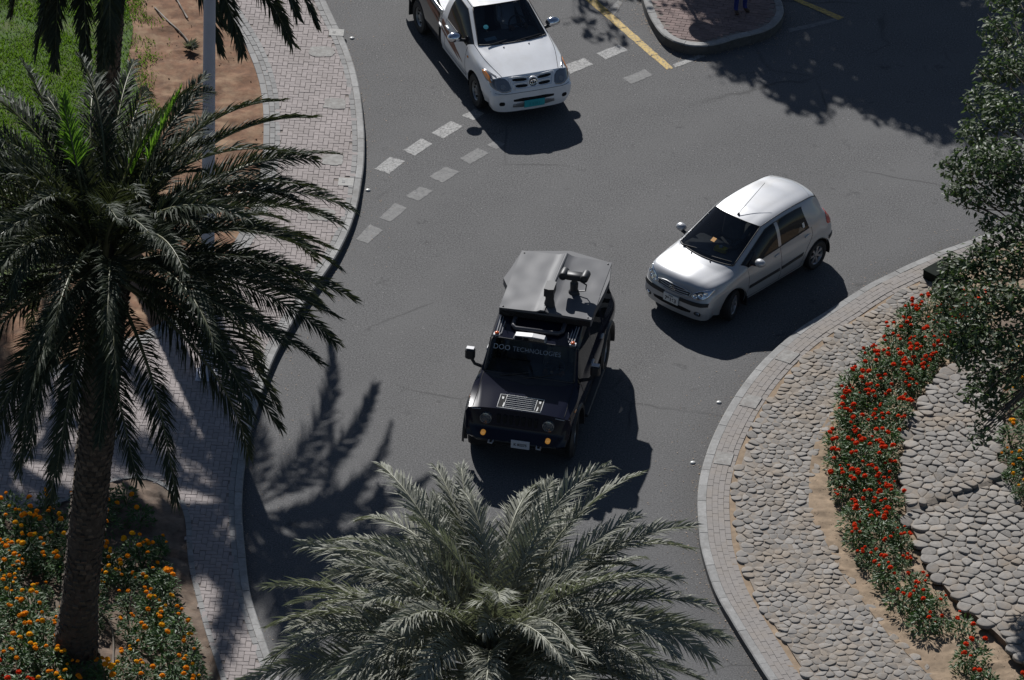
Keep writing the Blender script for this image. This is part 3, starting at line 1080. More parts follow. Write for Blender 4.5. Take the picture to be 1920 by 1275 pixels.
def palm(name, label, base, top, rad, nf, L, llen, leafm, stalkm, seed, group, elev=(82, -38), young=0, dry=0, boots=True, extra=None, V=.45, lw=.0125):
    r_ = random.Random(seed)
    root = thing(name, label, 'palm tree', (base[0], base[1], base[2]), 0, group)
    B, Tp = Vector(base), Vector(top)
    H = Tp.z - B.z
    N = 26
    ax = []
    for i in range(N + 1):
        f = i / N
        q = Vector((0, 0, 0)).lerp(Tp - B, f)
        q.x += 0.10 * math.sin(f * 3.0 + seed)
        ax.append(q)
    ax[-1] = Tp - B
    tb = MB()
    tb.tube(ax, [rad * (1.0 + .28 * max(0, 1 - i / 4) + .12 * max(0, (i - N + 6) / 6)) * r_.uniform(.96, 1.04) for i in range(N + 1)], 16)
    tr = tb.build('trunk', M['trunk'], root, smooth=60)
    if boots:
        bb = MB()
        rows = int(H / .105)
        for j in range(rows):
            f = (j + .5) / rows
            c = ax[min(N, int(f * N))].lerp(ax[min(N, int(f * N) + 1)], f * N - int(f * N))
            m = 13
            for k in range(m):
                g = 2 * PI * (k + .5 * (j % 2)) / m + r_.uniform(-.08, .08)
                R = rad * (1 + .28 * max(0, 1 - f * N / 4)) * .97
                w_ = PI * R / m * r_.uniform(.7, .98)
                h_ = r_.uniform(.07, .13)
                out = r_.uniform(.012, .045) + (0.05 if f > .88 else 0)
                er = Vector((math.cos(g), math.sin(g), 0))
                et = Vector((-er.y, er.x, 0))
                p = c + er * R
                bb.add([p - et * w_ - Vector((0, 0, h_ * .5)), p + et * w_ - Vector((0, 0, h_ * .5)), p + et * w_ * .7 + er * out + Vector((0, 0, h_ * .4)), p - et * w_ * .7 + er * out + Vector((0, 0, h_ * .4)),
                        p - et * w_ * .6 + Vector((0, 0, h_ * .62)), p + et * w_ * .6 + Vector((0, 0, h_ * .62))],
                       [(0, 1, 2, 3), (3, 2, 5, 4), (0, 3, 4), (1, 5, 2)])
        bb.build('leaf_bases', M['boot'], tr, kind='stuff')
    hd = MB()
    hd.lathe([(rad * 1.05, -.5), (rad * 1.25, -.15), (rad * .9, .2), (rad * .35, .5), (.03, .75)], 12, 0, Matrix.Translation(Tp - B))
    hd.build('crown_heart', M['boot'], root, smooth=60)
    specs = []
    for i in range(nf):
        f = i / (nf - 1)
        az = i * 2.399963 + r_.uniform(-.2, .2)
        e = math.radians(elev[0] + (elev[1] - elev[0]) * f ** 1.05 + r_.uniform(-7, 7))
        bend = math.radians(r_.uniform(26, 66) + 30 * min(1, max(0, (e + .3) / 1.2)))
        LL = L * r_.uniform(.86, 1.06) * (.72 if f < .1 else 1.0)
        specs.append((az, e, bend, LL, leafm if i >= young else M['palm_young'], f))
    if dry:
        for i in range(dry):
            a, e, b, l, m_, f = specs[-1 - i * 2]
            specs[-1 - i * 2] = (a, e, b, l, M['palm_dry'], f)
    specs += extra or []
    for az, e, bend, LL, lm, f in specs:
        st, lf = frond_bm(LL, e, bend, llen, r_, n=int(31 * LL), V=V, roll=r_.uniform(-.5, .5), twist=r_.uniform(-.6, .6), s0=.56 if lm is M['palm_young'] else .15, lw=lw)
        o = st.build('frond', stalkm, root, smooth=180)
        o.location = (Tp - B) + Vector((math.cos(az) * rad * .7, math.sin(az) * rad * .7, .30 * (1 - f) - .05))
        o.rotation_euler = (0, 0, az)
        lf.build('leaflets', lm, o, kind='stuff')
    return root


b1, t1 = G(152, 1228, .12), G(193, 505, 7.9)
D = math.radians
palm('date_palm', 'large dark date palm with a thick trunk rising out of the orange flower bed', (*b1, .1), (*t1, 7.9), .29, 118, 4.0, .54, M['palm_dark'], M['rachis'], 5, 'date palms',
     young=0, dry=0, elev=(82, -22), extra=[(D(25), D(72), D(10), 2.9, M['palm_young'], 0.0), (D(150), D(80), D(12), 2.6, M['palm_young'], 0.0), (D(60), D(70), D(22), 2.2, M['palm_young'], 0.0)])
b2 = (-7.66, 4.4, .1)
palm('date_palm', 'date palm on the lawn with a bare trunk and fronds hanging from above', b2, (-7.50, 4.35, 7.35), .21, 34, 3.9, .58, M['palm_dark'], M['rachis'], 11, 'date palms', elev=(80, -34), lw=.021,
     extra=[(D(a), D(e), D(b), l, M['palm_dark'], .7) for a, e, b, l in ((-14, 12, 62, 5.0), (-26, 0, 58, 5.1), (-36, 10, 70, 5.1), (-48, -6, 60, 5.0), (-57, 2, 70, 5.0), (-70, 4, 72, 4.9), (-80, -4, 70, 4.8), (-98, 4, 76, 4.8), (-112, -4, 70, 4.7), (-128, 6, 76, 4.8), (-142, 0, 64, 4.9), (-160, 8, 62, 4.8), (-88, 8, 78, 5.0), (-120, 10, 74, 5.0), (-134, -6, 66, 4.9), (-150, 4, 70, 5.0), (-105, -8, 66, 4.6))])
t3 = G(925, 1262, 7.0)
palm('date_palm', 'pale dusty date palm crown in front of the black armoured car', (t3[0] - .1, t3[1] - .1, .0), (*t3, 7.0), .27, 110, 3.4, .58, M['palm_dusty'], M['rachis_dusty'], 29, 'date palms', elev=(86, -6), boots=False, V=.35)
palm('date_palm', 'date palm beyond the lawn that shades the path into the flower bed', (-12.1, 6.4, .1), (-12.0, 6.4, 8.0), .25, 34, 4.2, .55, M['palm_dark'], M['rachis'], 31, 'date palms', elev=(80, -36), boots=False)


# ------------------------------------------------------------------ broad-leaved trees
def leaves(mb_, c, r, n, ls, r_, flat=.8):
    for _ in range(n):
        while True:
            q = Vector((r_.uniform(-1, 1), r_.uniform(-1, 1), r_.uniform(-1, 1)))
            if .25 < q.length < 1:
                break
        q *= q.length ** .2
        p = Vector(c) + Vector((q.x * r, q.y * r, q.z * r * flat))
        l = ls * r_.uniform(.65, 1.25)
        e = Euler((r_.uniform(-.9, .9), r_.uniform(-.2, 1.0), r_.uniform(0, 6.28))).to_matrix()
        u, v_ = e @ Vector((l, 0, 0)), e @ Vector((0, l * .27, 0))
        nn = e @ Vector((0, 0, l * .06))
        mb_.add([p, p + u * .5 + v_ + nn, p + u, p + u * .5 - v_ + nn], [(0, 1, 2), (0, 2, 3)])


def tree(name, label, base, trunk_top, clumps, n, ls, tr, group, seed, lm='leaf'):
    r_ = random.Random(seed)
    root = thing(name, label, 'tree', base, 0, group)
    B = Vector(base)
    tt = Vector(trunk_top) - B
    tb = MB()
    ax = [Vector((0, 0, 0)), tt * .35 + Vector((.1, .05, 0)), tt * .7 + Vector((-.06, .1, 0)), tt]
    tb.tube(ax, [tr * 1.3, tr, tr * .85, tr * .7], 12)
    t_ = tb.build('trunk', M['bark'], root, smooth=60)
    lb = MB()
    cr = MB()
    for (x, y, z, r, k) in clumps:
        c = Vector((x, y, z)) - B
        j = tt + Vector((r_.uniform(-.2, .2), r_.uniform(-.2, .2), r_.uniform(-.5, .2)))
        mid = j.lerp(c, .5) + Vector((0, 0, .25 * (c - j).length * r_.uniform(.1, .6)))
        pts = [j, j.lerp(mid, .5) + Vector((0, 0, .1)), mid, mid.lerp(c, .6), c]
        lb.tube(pts, [tr * .32, tr * .22, tr * .14, tr * .08, .008], 5)
        for q in range(3):
            lb.tube([mid.lerp(c, .4 + .2 * q), c + Vector((r_.uniform(-r, r), r_.uniform(-r, r), r_.uniform(-r, r) * .7)) * .9], [.014, .004], 4)
        leaves(cr, c, r, int(n * k), ls, r_)
    lb.build('limbs', M['bark'], root, smooth=60)
    cr.build('crown', M[lm], root)
    return root


cl = []
for (px, py, z, r) in [(1905, -10, 5.9, .55), (1880, 60, 5.8, .45), (1868, 130, 5.6, .42), (1850, 190, 5.5, .42), (1835, 250, 5.3, .42), (1818, 305, 5.1, .40), (1805, 345, 5.0, .30), (1830, 372, 4.9, .30),
                        (1890, 210, 5.6, .5), (1900, 300, 5.3, .5), (1880, 350, 5.0, .42), (1925, 120, 5.8, .5), (1930, 380, 5.0, .45), (1862, 300, 5.4, .5),
                        (1925, 480, 4.6, .45), (1880, 500, 4.4, .42), (1830, 500, 4.2, .40), (1795, 520, 4.0, .36), (1782, 560, 3.9, .34), (1800, 610, 3.8, .42), (1850, 560, 4.1, .5), (1900, 560, 4.2, .5),
                        (1850, 640, 3.7, .46), (1905, 640, 3.8, .46), (1812, 665, 3.5, .32), (1845, 705, 3.4, .34), (1890, 700, 3.5, .36), (1830, 738, 3.3, .24), (1862, 742, 3.2, .22), (1802, 640, 3.6, .3),
                        (1770, 590, 3.8, .2), (1785, 490, 4.1, .24), (1768, 545, 3.9, .26), (1782, 310, 5.1, .24), (1790, 360, 4.95, .22), (1840, 470, 4.5, .3), (1870, 450, 4.6, .3), (1905, 430, 4.8, .35), (1850, 415, 4.7, .22)]:
    cl.append((*G(px, py, z), z, r, (r / .42) ** 2))
for (px, py, z) in [(1846, 775, 3.0), (1836, 800, 2.95), (1852, 808, 2.9), (1830, 822, 2.85), (1868, 772, 3.1)]:   # hanging tips
    cl.append((*G(px, py, z), z, .15, .08))
rr = random.Random(2)
for k in range(26):
    z = rr.uniform(3.8, 6.6)
    cl.append((*G(rr.uniform(1960, 2300), rr.uniform(0, 640), z), z, .62, 1.2))
tb_ = G(2120, 900, .2)
tree('leafy_tree', 'leafy tree overhanging the roundabout and its flower beds at the right edge', (*tb_, .2), (tb_[0] + .05, tb_[1] + .4, 3.2), cl, 330, .115, .16, 'trees round the junction', 3)


def shade_tree(label, targets, h, seed, n, dens, trunk_px):
    r_ = random.Random(seed)
    cl = []
    for (px, py, r) in targets:
        gx, gy = G(px, py)
        z = h + r_.uniform(-1.0, 1.2)
        cl.append((gx - SHX * z, gy - SHY * z, z, r, (r / .8) ** 2 * dens))
    bx, by = G(*trunk_px)
    bx, by = bx - SHX * h, by - SHY * h
    tree('shade_tree', label, (bx, by, 0), (bx, by, h * .55), cl, n, .24, .2, 'trees round the junction', seed)


shade_tree('broad tree shading the road beyond the traffic island', [(1480, 60, 1.0), (1440, 120, .7), (1385, 95, .6), (1375, 130, .45), (1490, 170, .6), (1525, 200, .45), (1555, 120, .9), (1420, 20, .9), (1500, -20, 1.1), (1590, 40, 1.0), (1550, 165, .6), (1345, 45, .6), (1390, -20, .8),
           (1300, -10, .5), (1620, 110, .9), (1350, 10, .7), (1405, 40, .9), (1355, 25, .7), (1440, 20, .8), (1420, 66, .6), (1312, 2, .45)], 7.0, 41, 330, 1.4, (1480, 10))
shade_tree('broad tree darkening the road behind the leafy tree', [(1700, 120, 1.1), (1650, 160, .8), (1640, 190, .5), (1690, 205, .7), (1740, 215, .7), (1780, 240, .6), (1790, 150, 1.1), (1850, 100, 1.1), (1740, 40, 1.2), (1660, 50, 1.0), (1820, 20, 1.2), (1700, -40, 1.2), (1900, 160, 1.0), (1840, 200, .8),
           (1610, -10, 1.0), (1920, 60, 1.0), (1900, 230, .7), (1760, 180, .9)], 7.4, 43, 330, 1.4, (1740, 60))
shade_tree('thin young tree dropping a sparse branch shadow near the yellow line', [(1130, 18, .34), (1090, 38, .25), (1108, 78, .2), (1150, 70, .22), (1165, 85, .15), (1090, -30, .6), (1160, -40, .7), (1215, -30, .6), (1240, -10, .5), (1260, 45, .25)], 6.0, 47, 190, .8, (1130, -60))

# ------------------------------------------------------------------ flowers
fl = {}
for nm in ('red', 'orange', 'gold'):
    m_ = MB()
    r_ = random.Random(len(nm))
    for ring_, (R, z, k, up) in enumerate([(.046, .0, 10, .1), (.037, .012, 8, .5), (.024, .022, 6, .9)]):
        for i in range(k):
            g = 2 * PI * (i + .5 * ring_) / k + r_.uniform(-.1, .1)
            er = Vector((math.cos(g), math.sin(g), 0))
            et = Vector((-er.y, er.x, 0))
            w_ = PI * R / k * 1.15
            c = Vector((0, 0, z))
            m_.add([c, c + er * R * .7 - et * w_ + Vector((0, 0, .012 * up)), c + er * R + Vector((0, 0, -.004 + .014 * up)), c + er * R * .7 + et * w_ + Vector((0, 0, .012 * up))], [(0, 1, 2, 3)])
    m_.lathe([(.03, -.012), (.042, .002), (.034, .018), (.016, .028)], 8)
    o = m_.build('flower', M[nm])
    fl[nm] = o.data
    bpy.data.objects.remove(o)
plants = []
for vnt in range(6):
    r_ = random.Random(100 + vnt)
    m_ = MB()
    Hh, R = r_.uniform(.27, .36), r_.uniform(.17, .23)
    for k in range(9):
        g = r_.uniform(0, 6.28)
        m_.tube([(0, 0, 0), (math.cos(g) * R * .3, math.sin(g) * R * .3, Hh * .5), (math.cos(g) * R * .75, math.sin(g) * R * .75, Hh * .85)], [.007, .005, .003], 4)
    for k in range(210):
        g = r_.uniform(0, 6.28)
        u = r_.uniform(.12, 1) ** .55
        zz = r_.uniform(.12, 1.0)
        rad_ = R * u * math.sqrt(max(0.05, 1 - (zz - .45) ** 2 * 1.6))
        p = Vector((math.cos(g) * rad_, math.sin(g) * rad_, Hh * zz * (1 - .25 * u * u)))
        l = r_.uniform(.05, .10)
        e = Euler((r_.uniform(-.6, .6), r_.uniform(-.9, .35), g + r_.uniform(-.9, .9))).to_matrix()
        uu, vv = e @ Vector((l, 0, 0)), e @ Vector((0, l * .19, 0))
        m_.add([p, p + uu * .45 + vv, p + uu + Vector((0, 0, -.01)), p + uu * .45 - vv], [(0, 1, 2), (0, 2, 3)])
    o = m_.build('marigold_plant', M['bush'])
    spots = []
    for k in range(9):
        g = r_.uniform(0, 6.28)
        u = r_.uniform(0, 1) ** .6
        spots.append((math.cos(g) * R * u, math.sin(g) * R * u, Hh * (1.05 - .22 * u * u) + r_.uniform(0, .04)))
    plants.append((o.data, spots))
    bpy.data.objects.remove(o)


def plant(x, y, z, cols, nf, label, group, sc=1.0):
    me, spots = rng.choice(plants)
    o = link('marigold_plant', me)
    o.location = (x, y, z)
    o.rotation_euler = (rng.uniform(-.1, .1), rng.uniform(-.1, .1), rng.uniform(0, 6.28))
    k = sc * rng.uniform(.72, 1.25)
    o.scale = (k, k, k)
    tag(o, label, 'flowering plant', group)
    for p in rng.sample(spots, min(nf, len(spots))):
        c = link('flower', fl[rng.choice(cols)], o)
        c.location = p
        q = rng.uniform(.62, 1.08)
        c.scale = (q, q, q)
        c.rotation_euler = (rng.uniform(-.5, .5), rng.uniform(-.5, .5), rng.uniform(0, 6))


def scatter(poly, d, test=None, tries=6000, seed=1):
    r_ = random.Random(seed)
    xs, ys = [p[0] for p in poly], [p[1] for p in poly]
    out = []
    for _ in range(tries):
        x, y = r_.uniform(min(xs), max(xs)), r_.uniform(min(ys), max(ys))
        if not inpoly(x, y, poly) or (test and not test(x, y)):
            continue
        if all((x - a) ** 2 + (y - b) ** 2 > d * d for a, b in out):
            out.append((x, y))
    return out


fb = GP(FBL, KZ)
bed2 = [tuple(p) for p in crv(fb, .3)] + [tuple(p) for p in (lambda C: offs(C, -np.interp(C[:, 1], [-9.5, -7.0, -4.5, 0], [.52, .42, .18, .14])))(crv(GP([(1860, 600)] + MO[1:], KZ), .3))[::-1]]


def red_ok(x, y):
    X, Y = px_of(x, y)
    if X > 1930 or Y > 1310:
        return False
    return Y < 1090 or rng.random() < (.45 if Y < 1160 else .06)


for x, y in scatter(bed2, .30, red_ok, 5200, 5):
    Y = px_of(x, y)[1]
    plant(x, y, .15, ['red'], rng.randint(3, 7) if Y < 1100 else rng.randint(2, 4), 'red marigold plant in the curved bed between the two cobbled bands', 'red marigolds in the roundabout bed', 1.05)


def org_ok(x, y):
    X, Y = px_of(x, y)
    if not (-40 < X < 400 and 945 < Y < 1330):
        return False
    if X > 300 + (Y - 1050) * .36:
        return False
    if X > 188 and Y < 1045 and not (X < 205):
        return False
    if 195 < X < 238 and 1120 < Y < 1270:
        return False
    if math.hypot(x - b1[0], y - b1[1]) < .5:
        return False
    return True


for x, y in scatter(bed_poly, .34, org_ok, 9000, 8):
    X, Y = px_of(x, y)
    if X < 90 and Y > 1262:
        plant(x, y, .13, ['red'], 4, 'red marigold plant at the near edge of the orange flower bed', 'red marigolds by the palm', 1.1)
    else:
        plant(x, y, .13, ['orange', 'orange', 'gold'], rng.randint(2, 6), 'orange marigold plant in the bed around the big palm trunk', 'orange marigolds by the palm', 1.12)
for (px, py, lb) in [(236, 948, 'lone orange marigold on the bare soil, farthest from the kerb'), (264, 982, 'lone leafy marigold in the middle of the bare soil'), (299, 1030, 'lone orange marigold on the bare soil, nearest the path')]:
    plant(*G(px, py, .13), .13, ['orange'], 1, lb, None, .95)
for (px, py) in [(1900, 770), (1915, 740), (1893, 835), (1890, 865), (1905, 880), (1898, 905), (1915, 720), (1925, 800), (1918, 935), (1930, 870), (1912, 690)]:
    plant(*G(px, py, .3), .31, ['orange', 'gold'], 3, 'golden marigold plant at the right edge beyond the raised cobbles', 'golden marigolds beyond the cobbles', 1.0)
mb = MB()
r_ = random.Random(3)
for k in range(1300):      # fallen leaves and clods along the beds
    q = MOc[r_.randrange(len(MOc))]
    if r_.random() < .6:
        x, y = q[0] - r_.uniform(.03, .34), q[1] - r_.uniform(.0, .25)
    else:
        x, y = CBo[r_.randrange(len(CBo))]
        x += r_.uniform(0, .5)
    g = r_.uniform(0, 6.28)
    l = r_.uniform(.012, .035)
    z = .165 + r_.uniform(0, .03)
    mb.add([(x, y, z), (x + l * math.cos(g), y + l * math.sin(g), z + .008), (x + l * .5 * math.cos(g + 1), y + l * .5 * math.sin(g + 1), z + .004)], [(0, 1, 2)])
M['litter'] = simple('dry_leaf', (0.30, 0.22, 0.15), 0.8, island=True, objrand=.4)
mb.build('leaf_litter', M['litter'], kind='stuff')
mb = MB()
for Q_, sgn in ((KL, 1), (KR, -1), (KM, -1)):      # grit and scraps swept against the kerbs
    Qo = offs(Q_, sgn * .02)
    for k in range(900):
        i = r_.randrange(1, len(Qo) - 1)
        t = Qo[i + 1] - Qo[i - 1]
        t /= np.linalg.norm(t)
        nn = np.array([-t[1], t[0]]) * sgn
        q = Qo[i] + t * r_.uniform(-.15, .15) + nn * (r_.random() ** 3 * .9)
        g, l = r_.uniform(0, 6.28), r_.uniform(.008, .028)
        z = .006
        mb.add([(q[0], q[1], z), (q[0] + l * math.cos(g), q[1] + l * math.sin(g), z + .006), (q[0] + l * math.cos(g + 1.2), q[1] + l * math.sin(g + 1.2), z + .003)], [(0, 1, 2)])
mb.build('kerb_litter', M['litter'], kind='stuff')

# ------------------------------------------------------------------ hoses, tuft, lamp post, sign
for pts, z, lb in [([(178, 1143), (190, 1152), (202, 1163), (210, 1180), (213, 1215), (211, 1275)], .17, 'brown irrigation hose on the soil beside the big palm trunk'),
                   ([(290, 14), (312, 36), (340, 62), (356, 82)], .16, 'thin irrigation pipe on the red soil'),
                   ([(322, -20), (340, 14), (352, 34)], .16, 'short pipe end at the top of the red soil')]:
    c = crv(GP(pts, z), .12)
    m_ = MB()
    m_.tube([(a, b, z) for a, b in c], .017, 6)
    tag(m_.build('irrigation_hose', M['hose'], smooth=60), lb, 'hose', 'irrigation hoses')
m_ = MB()
x, y = G(356, 92, .14)
for k in range(130):
    g, u = rng.uniform(0, 6.28), rng.uniform(.05, .22)
    e = Vector((math.cos(g) * u, math.sin(g) * u, rng.uniform(.08, .2)))
    s_ = Vector((-e.y, e.x, 0)).normalized() * .012
    m_.add([-s_, s_, e * .6 + s_ + Vector((0, 0, .03)), e], [(0, 1, 2, 3)])
o = m_.build('tufted_plant', M['palm_dusty'])
o.location = (x, y, .13)
tag(o, 'small grey green tuft growing on the red soil', 'plant')

x, y = G(388, 704, KZ)
lp = thing('lamp_post', 'grey tapered lamp post standing on the pavement among the palm fronds', 'lamp post', (x, y, KZ))
m_ = MB()
m_.lathe([(.125, .02), (.12, .3), (.118, 3), (.108, 6), (.095, 9.8)], 20)
m_.build('shaft', M['pole'], lp, smooth=40)
m_ = MB()
m_.box(-.2, .2, -.2, .2, 0, .025, 0, .006)
for a in (-1, 1):
    for b in (-1, 1):
        m_.lathe([(.02, .025), (.02, .06), (.01, .07)], 6, 0, Matrix.Translation((a * .15, b * .15, 0)))
m_.build('base_plate', M['pole'], lp)
m_ = MB()
m_.tube([(0, 0, 9.7), (.15, 0, 10.1), (.6, 0, 10.3), (1.4, 0, 10.4)], [.06, .05, .045, .04], 10)
m_.build('arm', M['pole'], lp, smooth=60)
m_ = MB()
m_.box(1.3, 2.0, -.14, .14, 10.33, 10.47, 0, .03)
m_.build('lamp_head', M['pole'], lp)

gx, gy = G(1321, 60, MZ)
sz = 2.35
sg = thing('road_sign', 'round sign on a slim post at the far end of the traffic island', 'road sign', (gx - SHX * (sz - MZ), gy - SHY * (sz - MZ), MZ))
m_ = MB()
m_.tube([(0, .03, 0), (0, .03, sz - MZ + .3)], .03, 10)
m_.build('post', M['pole'], sg, smooth=60)
m_ = MB()
Mr = Matrix.Translation((0, 0, sz - MZ)) @ Matrix.Rotation(PI / 2, 4, 'X') @ Matrix.Rotation(0, 4, 'Z')
m_.lathe([(.295, -.006), (.30, 0), (.295, .006)], 40, 0, Mr)
m_.build('sign_face', simple('sign_blue', (0.03, 0.10, 0.4), 0.4), sg)
sg.rotation_euler = (0, 0, math.radians(SUN_DIR + 90))

# dark utility box half hidden by the tree
ua, ub = np.array(G(1753, 533, KZ)), np.array(G(1806, 504, KZ))
ud = (ub - ua) / np.linalg.norm(ub - ua)
ubx = thing('utility_box', 'low dark green utility box on the cobbles, half hidden by the leafy tree', 'utility box', (ua[0], ua[1], KZ), math.atan2(ud[1], ud[0]))
M['box_green'] = simple('dark_green_paint', (0.014, 0.018, 0.014), 0.9, spec=.1, var=.2, vscale=6)
mb = MB()
mb.box(0, .62, .0, .30, 0, .17, 0, .008)
mb.build('cabinet', M['box_green'], ubx)
mb = MB()
mb.box(-.012, .632, -.012, .312, .17, .19, 0, .006)
mb.build('lid', M['box_green'], ubx)

# ------------------------------------------------------------------ vehicles
def spline(P, k, sharp=(), ten=0.85):
    """smooth curve through every point, broken at the indices in `sharp`"""
    P = np.asarray(P, float)
    n = len(P)
    d = np.linalg.norm(np.diff(P, axis=0), axis=1) + 1e-6
    sl_ = np.diff(P, axis=0) / d[:, None]
    out = []
    for i in range(n - 1):
        def tang(j, side):
            if j == 0:
                return sl_[0]
            if j == n - 1:
                return sl_[-1]
            if j in sharp:
                return sl_[j - 1] if side < 0 else sl_[j]
            return ten * (sl_[j - 1] * d[j] + sl_[j] * d[j - 1]) / (d[j] + d[j - 1])
        m0, m1 = tang(i, 1) * d[i], tang(i + 1, -1) * d[i]
        for t in np.linspace(0, 1, k, endpoint=False):
            h = (2 * t ** 3 - 3 * t ** 2 + 1, t ** 3 - 2 * t ** 2 + t, -2 * t ** 3 + 3 * t ** 2, t ** 3 - t ** 2)
            out.append(h[0] * P[i] + h[1] * m0 + h[2] * P[i + 1] + h[3] * m1)
    out.append(P[-1])
    return np.array(out)


class Car:
    def __init__(s, name, label, loc, yaw, lines, ki=8, kj=6, si=(), sj=(), arches=(), group=None, paint=None, glass=None, cells=None):
        s.root = thing(name, label, 'car' if 'truck' not in name else 'truck', (loc[0], loc[1], 0), yaw, group)
        A = [spline(l, ki, si) for l in lines]
        Mh = len(A)
        full = A + [a * np.array([1, -1, 1]) for a in A[-2::-1]]
        full = np.array(full)
        Mf = len(full)
        sjf = set(sj) | {Mf - 1 - j for j in sj}
        D_ = np.stack([spline(full[:, i], kj, sjf) for i in range(full.shape[1])], 1)
        s.D, s.ki, s.kj, s.Mf, s.Mh = D_, ki, kj, Mf, Mh
        nj, ni = D_.shape[:2]
        s.nj, s.ni = nj, ni
        V = [Vector(q) for q in D_.reshape(-1, 3)]
        F, tags = [], []
        for a in range(nj - 1):
            for b in range(ni - 1):
                F.append((a * ni + b, a * ni + b + 1, (a + 1) * ni + b + 1, (a + 1) * ni + b))
                jc, ic = a // kj, b // ki
                side = 1 if jc < Mh - 1 else -1
                jh = jc if jc < Mh - 1 else Mf - 2 - jc
                tags.append((jh, ic, side))
        s.bvh = BVHTree.FromPolygons(V, F)
        glass_f = {}
        body_f = []
        for f, t in zip(F, tags):
            nm = cells(t) if cells else None
            if nm:
                glass_f.setdefault(nm, []).append(f)
            else:
                body_f.append(f)
        # wheel openings
        moved = set()
        keep_ = []
        for f in body_f:
            c = sum((V[i] for i in f), Vector()) / 4
            cut = False
            for ax, az, R in arches:
                if math.hypot(c.x - ax, c.z - az) < R and abs(c.y) > .5:
                    cut = True
                    moved.update((i, ax, az, R) for i in f)
            if not cut:
                keep_.append(f)
        used = {i for f in keep_ for i in f}
        for i, ax, az, R in moved:
            if i in used:
                dx, dz = V[i].x - ax, V[i].z - az
                l = math.hypot(dx, dz)
                if l > 1e-4:
                    V[i].x, V[i].z = ax + dx / l * R, az + dz / l * R
        s.V = V
        s.body = s.sub('body', keep_, paint)
        s.panes = {}
        for nm, fs in glass_f.items():
            o = s.sub(nm.split('.')[0], fs, glass)
            s.panes[nm] = o
        wl = MB()
        for ax, az, R in arches:       # inner arches
            for sd in (1, -1):
                n = 20
                v, f = [], []
                for k in range(n + 1):
                    g = PI * (k / n) * 1.16 - .08 * PI
                    for yy in (.90, .45):
                        v.append((ax + (R + .012) * math.cos(g), sd * yy * .93, az + (R + .012) * math.sin(g)))
                for k in range(n):
                    f.append((2 * k, 2 * k + 1, 2 * k + 3, 2 * k + 2))
                wl.add(v, f)
        if wl.v:
            wl.build('wheel_arch', M['void'], s.root)

    def sub(s, name, faces, mt):
        ids = sorted({i for f in faces for i in f})
        mp = {i: k for k, i in enumerate(ids)}
        m_ = MB()
        m_.v = [tuple(s.V[i]) for i in ids]
        m_.f = [tuple(mp[i] for i in f) for f in faces]
        m_.m = [0] * len(m_.f)
        o = m_.build(name, mt, s.root, smooth=32)
        bm = bmesh.new()
        bm.from_mesh(o.data)
        bm.faces.ensure_lookup_table()
        # faces look outwards
        c = Vector((-1.2, 0, .75))
        sgn = sum((f.calc_center_median() - c).dot(f.normal) for f in bm.faces)
        if sgn < 0:
            for f in bm.faces:
                f.normal_flip()
        bm.to_mesh(o.data)
        bm.free()
        o.data.set_sharp_from_angle(angle=math.radians(32))
        return o

    def hit(s, o, d):
        r = s.bvh.ray_cast(Vector(o), Vector(d), 6)
        if r[0] is None:
            r = s.bvh.find_nearest(Vector(o) + Vector(d) * 2)
        n = r[1]
        if n.dot(Vector(d)) > 0:
            n = -n
        return r[0], n

    def map(s, view, u, v):
        """view: front / left / right / top / back -> ray start and direction"""
        return {'front': ((3, u, v), (-1, 0, 0)), 'back': ((-8, u, v), (1, 0, 0)), 'left': ((u, 3, v), (0, -1, 0)), 'right': ((u, -3, v), (0, 1, 0)), 'top': ((u, v, 4), (0, 0, -1)),
                'wind': ((u + 2.0, v[0], v[1] + 1.4) if isinstance(v, tuple) else (u, v, 0), (-.82, 0, -.57))}[view]

    def decal(s, name, mt, view, poly, off=.005, parent=None, rnd=1, smooth=180, depth=0.0):
        P = [np.array(p, float) for p in poly]
        for _ in range(rnd):
            P = [q for k in range(len(P)) for q in (.78 * P[k] + .22 * P[(k + 1) % len(P)], .22 * P[k] + .78 * P[(k + 1) % len(P)])]
        Q = []
        for k in range(len(P)):
            a, b = P[k], P[(k + 1) % len(P)]
            m = max(1, int(np.linalg.norm(b - a) / .06))
            Q += [a + (b - a) * t for t in np.linspace(0, 1, m, endpoint=False)]
        c = sum(Q) / len(Q)
        n = len(Q)
        v, f = [], []
        for k, sc in enumerate((1.0, .97, .8, .55, .3)):
            for q in Q:
                p = c + (q - c) * sc
                h, nn = s.hit(*s.map(view, *p))
                v.append(h + nn * (off if k else -.012))
        h, nn = s.hit(*s.map(view, *c))
        v.append(h + nn * off)
        for k in range(4):
            for i in range(n):
                f.append((k * n + i, k * n + (i + 1) % n, (k + 1) * n + (i + 1) % n, (k + 1) * n + i))
        f += [(4 * n + i, 4 * n + (i + 1) % n, 5 * n) for i in range(n)]
        o = MB().add(v, f).build(name, mt, parent or s.root, smooth=smooth)
        nrm = o.data.polygons[len(o.data.polygons) // 2].normal
        d = Vector(s.map(view, 0, 0)[1])
        if nrm.dot(d) > 0:
            o.data.flip_normals()
        return o

    def line(s, name, mt, view, pts, r=.006, off=0.0, parent=None, n=5):
        Q = []
        for a, b in zip(pts[:-1], pts[1:]):
            a, b = np.array(a, float), np.array(b, float)
            m = max(1, int(np.linalg.norm(b - a) / .07))
            Q += [a + (b - a) * t for t in np.linspace(0, 1, m, endpoint=False)]
        Q.append(np.array(pts[-1], float))
        pp = []
        for q in Q:
            h, nn = s.hit(*s.map(view, *q))
            pp.append(h + nn * off)
        m_ = MB()
        m_.tube(pp, r, n)
        return m_.build(name, mt, parent or s.root, smooth=180)

